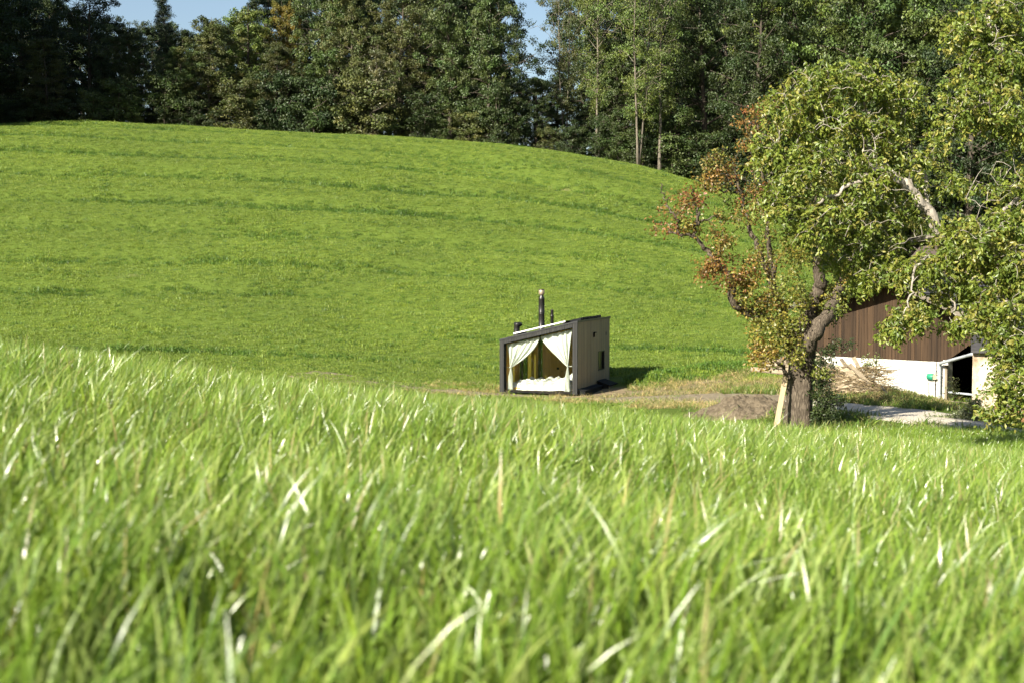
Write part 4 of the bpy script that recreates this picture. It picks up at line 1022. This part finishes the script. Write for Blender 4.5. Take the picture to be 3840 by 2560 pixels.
# fluted trunk
tp = [base, A(2994, 1560), A(2998, 1500), A(3004, 1430), A(3008, 1370), A(3008, 1320)]
tr_ = [.37, .335, .32, .315, .33, .30]
tt = np.linspace(0, 5, 40); TP = np.stack([np.interp(tt, range(6), [p[k] for p in tp]) for k in range(3)], -1); TR = np.interp(tt, range(6), tr_)
th = np.linspace(0, 2 * np.pi, 37); rows = []
for i in range(40):
    fl_ = 1 + .07 * np.sin(5 * th + .05 * i) * (1 + .8 * math.exp(-i / 6)) + .10 * vnoise(np.cos(th) * 3 + 9, np.sin(th) * 3 + i * .35, 2) + .08 * vnoise(np.cos(th) * 8 + 9, np.sin(th) * 8 + i * .5, 3)
    rows.append(TP[i] + TR[i] * np.stack([np.cos(th) * fl_, np.sin(th) * fl_, 0 * th], -1))
g.tr.grid(np.array(rows)); g.N += list(TP[20:]); g.Rn += list(TR[20:])
g.limb([A(3004, 1345), A(3000, 1270, .1), A(3025, 1190, .2), A(3066, 1100, .2), A(3076, 1037), A(3064, 927, -.2), A(3052, 866, -.3), A(3060, 740, -.2), A(3090, 600, 0)], .26, .05, 9)
g.limb([A(3015, 1350, -.1), A(3030, 1280, -.25), A(3062, 1235, -.4), A(3098, 1190, -.3), A(3150, 1080, .3), A(3190, 950, .8), A(3220, 820, 1.0)], .24, .05, 9)
Lb = g.limb([A(2985, 1350, .1), A(2940, 1250, .4), A(2880, 1205, .5), A(2800, 1170, .5), A(2745, 1130, .3), A(2735, 1050, .1), A(2690, 970, 0), A(2630, 925, -.1), A(2600, 880, -.2), A(2555, 882, -.2), A(2505, 872, -.1)], .19, .025, 8, 5)
g.limb([A(2600, 885, -.2), A(2612, 830, -.2), A(2618, 790, -.1), A(2600, 750, 0), A(2588, 700, 0)], .055, .015, 6)
g.limb([A(2545, 876, -.2), A(2538, 820, -.2), A(2510, 780, -.1), A(2485, 730, 0), A(2478, 690, .1)], .045, .012, 6)
g.limb([A(2618, 845, -.2), A(2650, 820, -.1), A(2690, 812, 0)], .035, .012, 5)
g.limb([A(2985, 1300, .2), A(2900, 1080, 1.0), A(2830, 900, 1.3), A(2790, 795, 1.4), A(2775, 720, 1.4), A(2757, 655, 1.4)], .15, .03, 7)
g.limb([A(2778, 730, 1.4), A(2720, 715, 1.3), A(2660, 715, 1.2), A(2625, 690, 1.2)], .04, .012, 5)
g.limb([A(2960, 1420, -.3), A(2925, 1360, -.5), A(2890, 1330, -.6), A(2850, 1330, -.6)], .07, .015, 6)
g.limb([A(2900, 1080, 1.0), A(2880, 850, .9), A(2860, 600, .8), A(2840, 460, .8)], .09, .02, 6)
RED = [(.19, .055, .026), (.22, .085, .030), (.17, .100, .032)]; ORA = [(.24, .135, .032), (.26, .165, .038), (.18, .150, .034)]
YEL = [(.23, .20, .034), (.18, .195, .034), (.26, .205, .038)]; GRN = [(.115, .155, .028), (.14, .17, .032), (.095, .13, .026), (.20, .21, .04)]
for (px, py, rp, dy_, depth, n, pal) in [
    (2515, 830, 75, -.1, .5, 15, RED + ORA), (2560, 760, 60, 0, .5, 10, RED + ORA), (2600, 745, 45, 0, .4, 8, RED), (2700, 640, 75, 1.3, .7, 34, RED + ORA + GRN), (2655, 690, 50, 1.2, .5, 14, ORA),
    (2700, 900, 60, 0, .5, 26, RED + ORA + GRN), (2590, 850, 40, 0, .4, 12, ORA + YEL), (2680, 1010, 70, .1, .6, 32, RED + ORA), (2770, 1040, 80, .2, .7, 34, RED + ORA + YEL), (2830, 1110, 80, .4, .7, 40, ORA + YEL),
    (2880, 1180, 80, .5, .7, 50, YEL + GRN + ORA), (2900, 1270, 85, -.1, .7, 60, YEL + GRN), (2860, 1330, 55, -.5, .5, 36, YEL + ORA), (2955, 1230, 70, -.3, .5, 44, YEL + GRN), (2990, 1330, 40, -.6, .3, 12, YEL + GRN), (3185, 1060, 60, .5, .6, 26, GRN),
    (2990, 1100, 90, 0, .8, 50, GRN + YEL), (3100, 1120, 70, .3, .8, 34, GRN + YEL), (3150, 1000, 90, .7, .9, 44, GRN + YEL + ORA), (2900, 950, 100, .8, .8, 46, GRN + ORA), (3020, 930, 100, .2, .9, 50, GRN + YEL),
    (2860, 760, 90, 1.0, .8, 44, GRN + ORA + RED), (2830, 560, 80, .9, .7, 24, RED + GRN + ORA), (2815, 430, 70, .8, .6, 14, RED + ORA), (2870, 380, 60, .8, .6, 9, RED + GRN), (3090, 760, 110, .2, .9, 40, GRN + YEL), (3200, 850, 80, 1.0, .8, 24, GRN + ORA),
    (2760, 800, 70, 1.2, .6, 18, ORA + GRN), (3130, 1180, 45, 0, .5, 12, GRN), (3080, 1400, 30, -.6, .2, 8, GRN)]:
    for e_, d_, Q in g.grow(blob(g.r, px, py, rp, Yp + dy_, depth, n), .016):
        k = int(g.r.uniform(14, 34)); w = g.r.random((k, 1)); i0 = np.clip((w[:, 0] * (len(Q) - 1)).astype(int), 0, len(Q) - 1)
        P = Q[-1 - np.minimum(i0, 1)] + g.r.normal(0, .10, (k, 3)) * np.array([1, 1, .8])
        cc = np.array(pal)[g.r.integers(len(pal))] * .6 + np.array(pal)[g.r.integers(len(pal), size=k)] * .4
        leaf_quads(g.lf, P, unit(P - e_), .085, .055, cc, g.r, .3)
g.finish('pear_tree', 'gnarled old pear tree with thick trunk and red and yellow autumn leaves', M['bark'], LM['pear'])

# ---------------- walnut tree leaning in from the side
Yw = 29.0; wb = np.array([11.6, 29.6, 0]); wb[2] = gz(wb[0], wb[1])
g = Grown(wb, 33); A = lambda px, py, dy=0: at(px, py, Yw + dy)
g.limb([wb - [0, 0, .3], A(4010, 1560, .5), A(3930, 1440, .4), A(3800, 1330, .2), A(3690, 1200, 0), A(3618, 1074, 0), A(3563, 989, 0), A(3532, 884, 0), A(3489, 799, 0), A(3434, 731, 0), A(3380, 680, .1)], .36, .085, 11)
g.limb([A(3434, 731, 0), A(3330, 650, -.3), A(3287, 640, -.4), A(3180, 700, -.6), A(3079, 762, -.7), A(2960, 800, -.7)], .085, .02, 7)
g.limb([A(3380, 680, .1), A(3290, 610, .3), A(3245, 530, .3), A(3165, 468, .2), A(3104, 407, .1), A(3050, 330, 0)], .085, .02, 7)
g.limb([A(3290, 610, .3), A(3255, 480, .5), A(3240, 380, .6), A(3280, 280, .5)], .055, .015, 6)
g.limb([A(3489, 799, 0), A(3470, 680, .6), A(3420, 560, 1.0), A(3380, 430, 1.1), A(3360, 320, 1.0)], .07, .018, 6)
g.limb([A(3563, 989, 0), A(3500, 960, -.6), A(3430, 1000, -1.0), A(3425, 1080, -1.3), A(3400, 1170, -1.4), A(3345, 1235, -1.4)], .05, .012, 6)
g.limb([A(3600, 1050, 0), A(3560, 1100, -.8), A(3590, 1190, -1.1), A(3565, 1235, -1.2)], .04, .012, 6)
g.limb([A(3660, 1150, 0), A(3740, 1100, -.8), A(3800, 1150, -1.4), A(3810, 1300, -1.8), A(3790, 1450, -2.0), A(3770, 1560, -2.1)], .07, .015, 6)
g.limb([A(3930, 1440, .4), A(3960, 1100, .6), A(3920, 800, .5), A(3850, 520, .2), A(3760, 250, 0), A(3700, 40, 0)], .26, .05, 9)
g.limb([A(3920, 800, .5), A(3830, 740, -.4), A(3740, 800, -.8), A(3690, 900, -1.0)], .08, .02, 6)
g.limb([A(3850, 520, .2), A(3720, 420, -.5), A(3600, 380, -.8), A(3560, 430, -.8)], .07, .015, 6)
g.limb([A(3800, 350, .1), A(3680, 180, -.2), A(3590, 120, -.3)], .06, .015, 6)
g.limb([A(3532, 884, 0), A(3400, 900, .6), A(3250, 960, .8), A(3130, 980, .8)], .06, .015, 6)
WG = np.array([(.140, .185, .024), (.165, .205, .028), (.112, .160, .024), (.200, .228, .040), (.225, .215, .044), (.098, .142, .024)])
for (px, py, rp, ry, dy_, depth, n) in [
    (3060, 330, 130, 90, .1, .7, 60), (3240, 300, 120, 80, .4, .8, 60), (3380, 360, 100, 100, .8, .8, 46), (2950, 420, 110, 90, 0, .7, 52), (3120, 470, 150, 90, .1, 1.0, 76), (3300, 500, 130, 110, .5, 1.0, 66),
    (2900, 560, 90, 80, -.2, .6, 36), (3030, 620, 130, 90, -.3, .9, 60), (3200, 660, 130, 90, -.3, 1.0, 60), (3380, 640, 110, 100, .4, .9, 44), (2940, 740, 110, 90, -.6, .7, 46), (3080, 800, 130, 90, -.6, .9, 56),
    (3240, 820, 120, 90, -.2, 1.0, 50), (3390, 800, 90, 90, .3, .9, 34), (2990, 880, 90, 80, -.6, .7, 28), (3170, 940, 120, 80, .3, .9, 44), (3320, 940, 110, 80, .2, .9, 42), (3290, 1005, 120, 50, .0, .8, 44), (3240, 1065, 60, 25, .1, .4, 16), (3440, 1030, 110, 70, -.7, .7, 44),
    (3395, 1200, 70, 40, -1.4, .4, 26), (3345, 1235, 45, 25, -1.4, .3, 14), (3450, 1160, 50, 40, -1.2, .4, 14), (3570, 1220, 50, 35, -1.2, .35, 16), (3570, 1080, 80, 70, -.7, .7, 34),
    (3680, 1040, 90, 90, -.7, .8, 40), (3740, 1180, 110, 90, -1.3, .8, 64), (3800, 1300, 95, 100, -1.7, .7, 62), (3760, 1420, 80, 80, -1.9, .6, 40), (3800, 1520, 60, 70, -2.0, .5, 26), (3720, 1550, 40, 40, -2.1, .4, 10), (3840, 1120, 90, 120, -1.0, .8, 44),
    (3660, 900, 100, 90, -.9, .8, 44), (3780, 860, 110, 110, -.7, .9, 56), (3800, 700, 90, 90, -.4, .8, 30), (3600, 700, 70, 60, .2, .7, 16), (3560, 900, 80, 90, -.5, .7, 30), (3490, 980, 90, 60, -.7, .6, 26), (3640, 960, 70, 70, -.9, .6, 22), (3770, 985, 90, 50, -1.0, .6, 36), (3830, 1030, 60, 60, -1.0, .5, 20),
    (3620, 110, 80, 100, -.3, .7, 40), (3740, 60, 110, 90, 0, .8, 60), (3700, 230, 120, 110, -.3, .9, 66), (3820, 200, 90, 160, 0, .9, 56), (3590, 380, 70, 80, -.8, .6, 26), (3720, 400, 120, 90, -.6, .8, 54), (3820, 480, 90, 110, -.2, .8, 46), (3560, 480, 60, 60, -.8, .5, 14), (3500, 560, 60, 60, .5, .6, 12)]:
    for e_, d_, Q in g.grow(blob(g.r, px, py, rp, Yw + dy_, depth, n, ry), .015):
        for c_ in range(int(g.r.integers(3, 8))):           # compound leaves: paired leaflets along a drooping stalk
            q0 = Q[-1 - int(g.r.integers(0, min(2, len(Q))))] + g.r.normal(0, .05, 3); d = unit(unit(d_) * .5 + g.r.normal(0, .7, 3) + np.array([0, 0, -.1]))
            L = g.r.uniform(.16, .30); s_ = np.linspace(.35, 1, 4)[:, None]; st = q0 + d * L * s_ + np.array([0, 0, -.35 * L]) * s_ ** 2
            P = np.repeat(st, 2, 0)[:-1]; k = len(P); col = WG[g.r.integers(len(WG))] * g.r.uniform(.85, 1.15)
            leaf_quads(g.lf, P, np.tile(d, (k, 1)), .105, .050, np.tile(col, (k, 1)), g.r, .75, .45)
for (px, py, rp, ry, dy_, n) in [(3100, 500, 260, 250, 0, 120), (3250, 850, 260, 220, 0, 110), (3720, 900, 140, 300, -.6, 70), (3720, 250, 130, 240, -.2, 60)]:
    g.grow(blob(g.r, px, py, rp, Yw + dy_ - .4, 1.0, n, ry), .008)
g.finish('walnut_tree', 'leaning walnut tree with drooping yellow-green leaves and a pale bare limb', M['bark_pale'], LM['walnut'])

# ---------------- shrubs, climbers and weeds of the yard
def shrub(name, label, px, py, Y, parts, cols, leaf, per, seed, stem=.014, up=.4, cat='shrub'):
    b = at(px, py, Y); b[2] = gz(b[0], b[1]); g = Grown(b, seed)
    tops = parts[0]
    for (qx, qy) in tops: g.limb([b - [0, 0, .1], (b + at(qx, qy, Y)) / 2 + g.r.normal(0, .08, 3), at(qx, qy, Y)], stem, .005, 5, 5, .015)
    for (qx, qy, rp, ry, n) in parts[1]:
        for e_, d_, Q in g.grow(blob(g.r, qx, qy, rp, Y, rp / FOC * Y * .8, n, ry), .008):
            k = int(per * g.r.uniform(.6, 1.4)); P = Q[-1 - g.r.integers(0, min(3, len(Q)), k)] + g.r.normal(0, .06, (k, 3))
            leaf_quads(g.lf, P, unit(P - b), leaf, leaf * .55, np.array(cols)[g.r.integers(len(cols), size=k)], g.r, .1, up)
    t = empty(name, g.base); tag(t, label, cat)
    g.tr.build('stems', M['bark_dark'], t, origin=g.base, smooth=True); g.lf.build('leaves', LM['shrub'], t, origin=g.base); return t
DK = [(.035, .055, .018), (.05, .07, .022)]; PL = [(.19, .22, .085), (.15, .18, .06), (.25, .27, .13)]; ML = [(.11, .15, .035), (.16, .19, .05)]
shrub('climbing_shrub', 'dark thin-leaved climber on the shaded side of the pear trunk', 3075, 1600, 34.6,
      ([(3080, 1330), (3110, 1400), (3090, 1300), (3160, 1500)], [(3085, 1450, 45, 75, 60), (3085, 1550, 50, 55, 60), (3100, 1350, 50, 45, 34), (3140, 1510, 65, 40, 36), (3150, 1290, 55, 30, 18), (3100, 1590, 60, 35, 40)]), DK, .075, 18, 41)
shrub('elder_bush', 'pale green bush growing in front of the whitewashed barn base', 3262, 1425, 46.2,
      ([(3240, 1345), (3285, 1350), (3262, 1335)], [(3262, 1360, 50, 30, 26), (3240, 1390, 40, 30, 16), (3290, 1390, 30, 30, 10)]), ML + PL, .085, 12, 42)
shrub('tall_weed', 'tall upright weed with round leaves before the dark barn opening', 3590, 1545, 44.5,
      ([(3565, 1405), (3585, 1425), (3600, 1480), (3630, 1530)], [(3566, 1440, 14, 40, 12), (3585, 1470, 20, 50, 16), (3605, 1520, 40, 25, 16)]), PL, .09, 6, 43, .008, cat='weed')
shrub('sprawling_shrub', 'sprawling grey-green shrub below the plaster wall by the gravel', 3600, 1640, 36.5,
      ([(3520, 1590), (3580, 1560), (3660, 1540), (3720, 1600), (3600, 1600)], [(3550, 1600, 65, 35, 60), (3630, 1570, 75, 50, 90), (3710, 1620, 65, 50, 60), (3600, 1625, 85, 30, 60), (3520, 1575, 45, 25, 24), (3660, 1520, 40, 30, 24)]), [(.17, .19, .095), (.11, .135, .055), (.23, .25, .14)], .095, 15, 44)
shrub('nettle_patch', 'green weeds at the foot of the gate rails', 3600, 1560, 42.5,
      ([(3560, 1535), (3620, 1540)], [(3560, 1555, 50, 16, 26), (3630, 1565, 45, 18, 26)]), ML, .07, 12, 45, .006, cat='weed')

# board leaning on the pear trunk
plank(np.append(at(2906, 1590, 34.3)[:2], gz(at(2906, 1590, 34.3)[0], 34.3) - .02), at(2948, 1395, 34.7), .12, .06, 'plank', 'long pale board leaning against the pear trunk', None, 'tan')
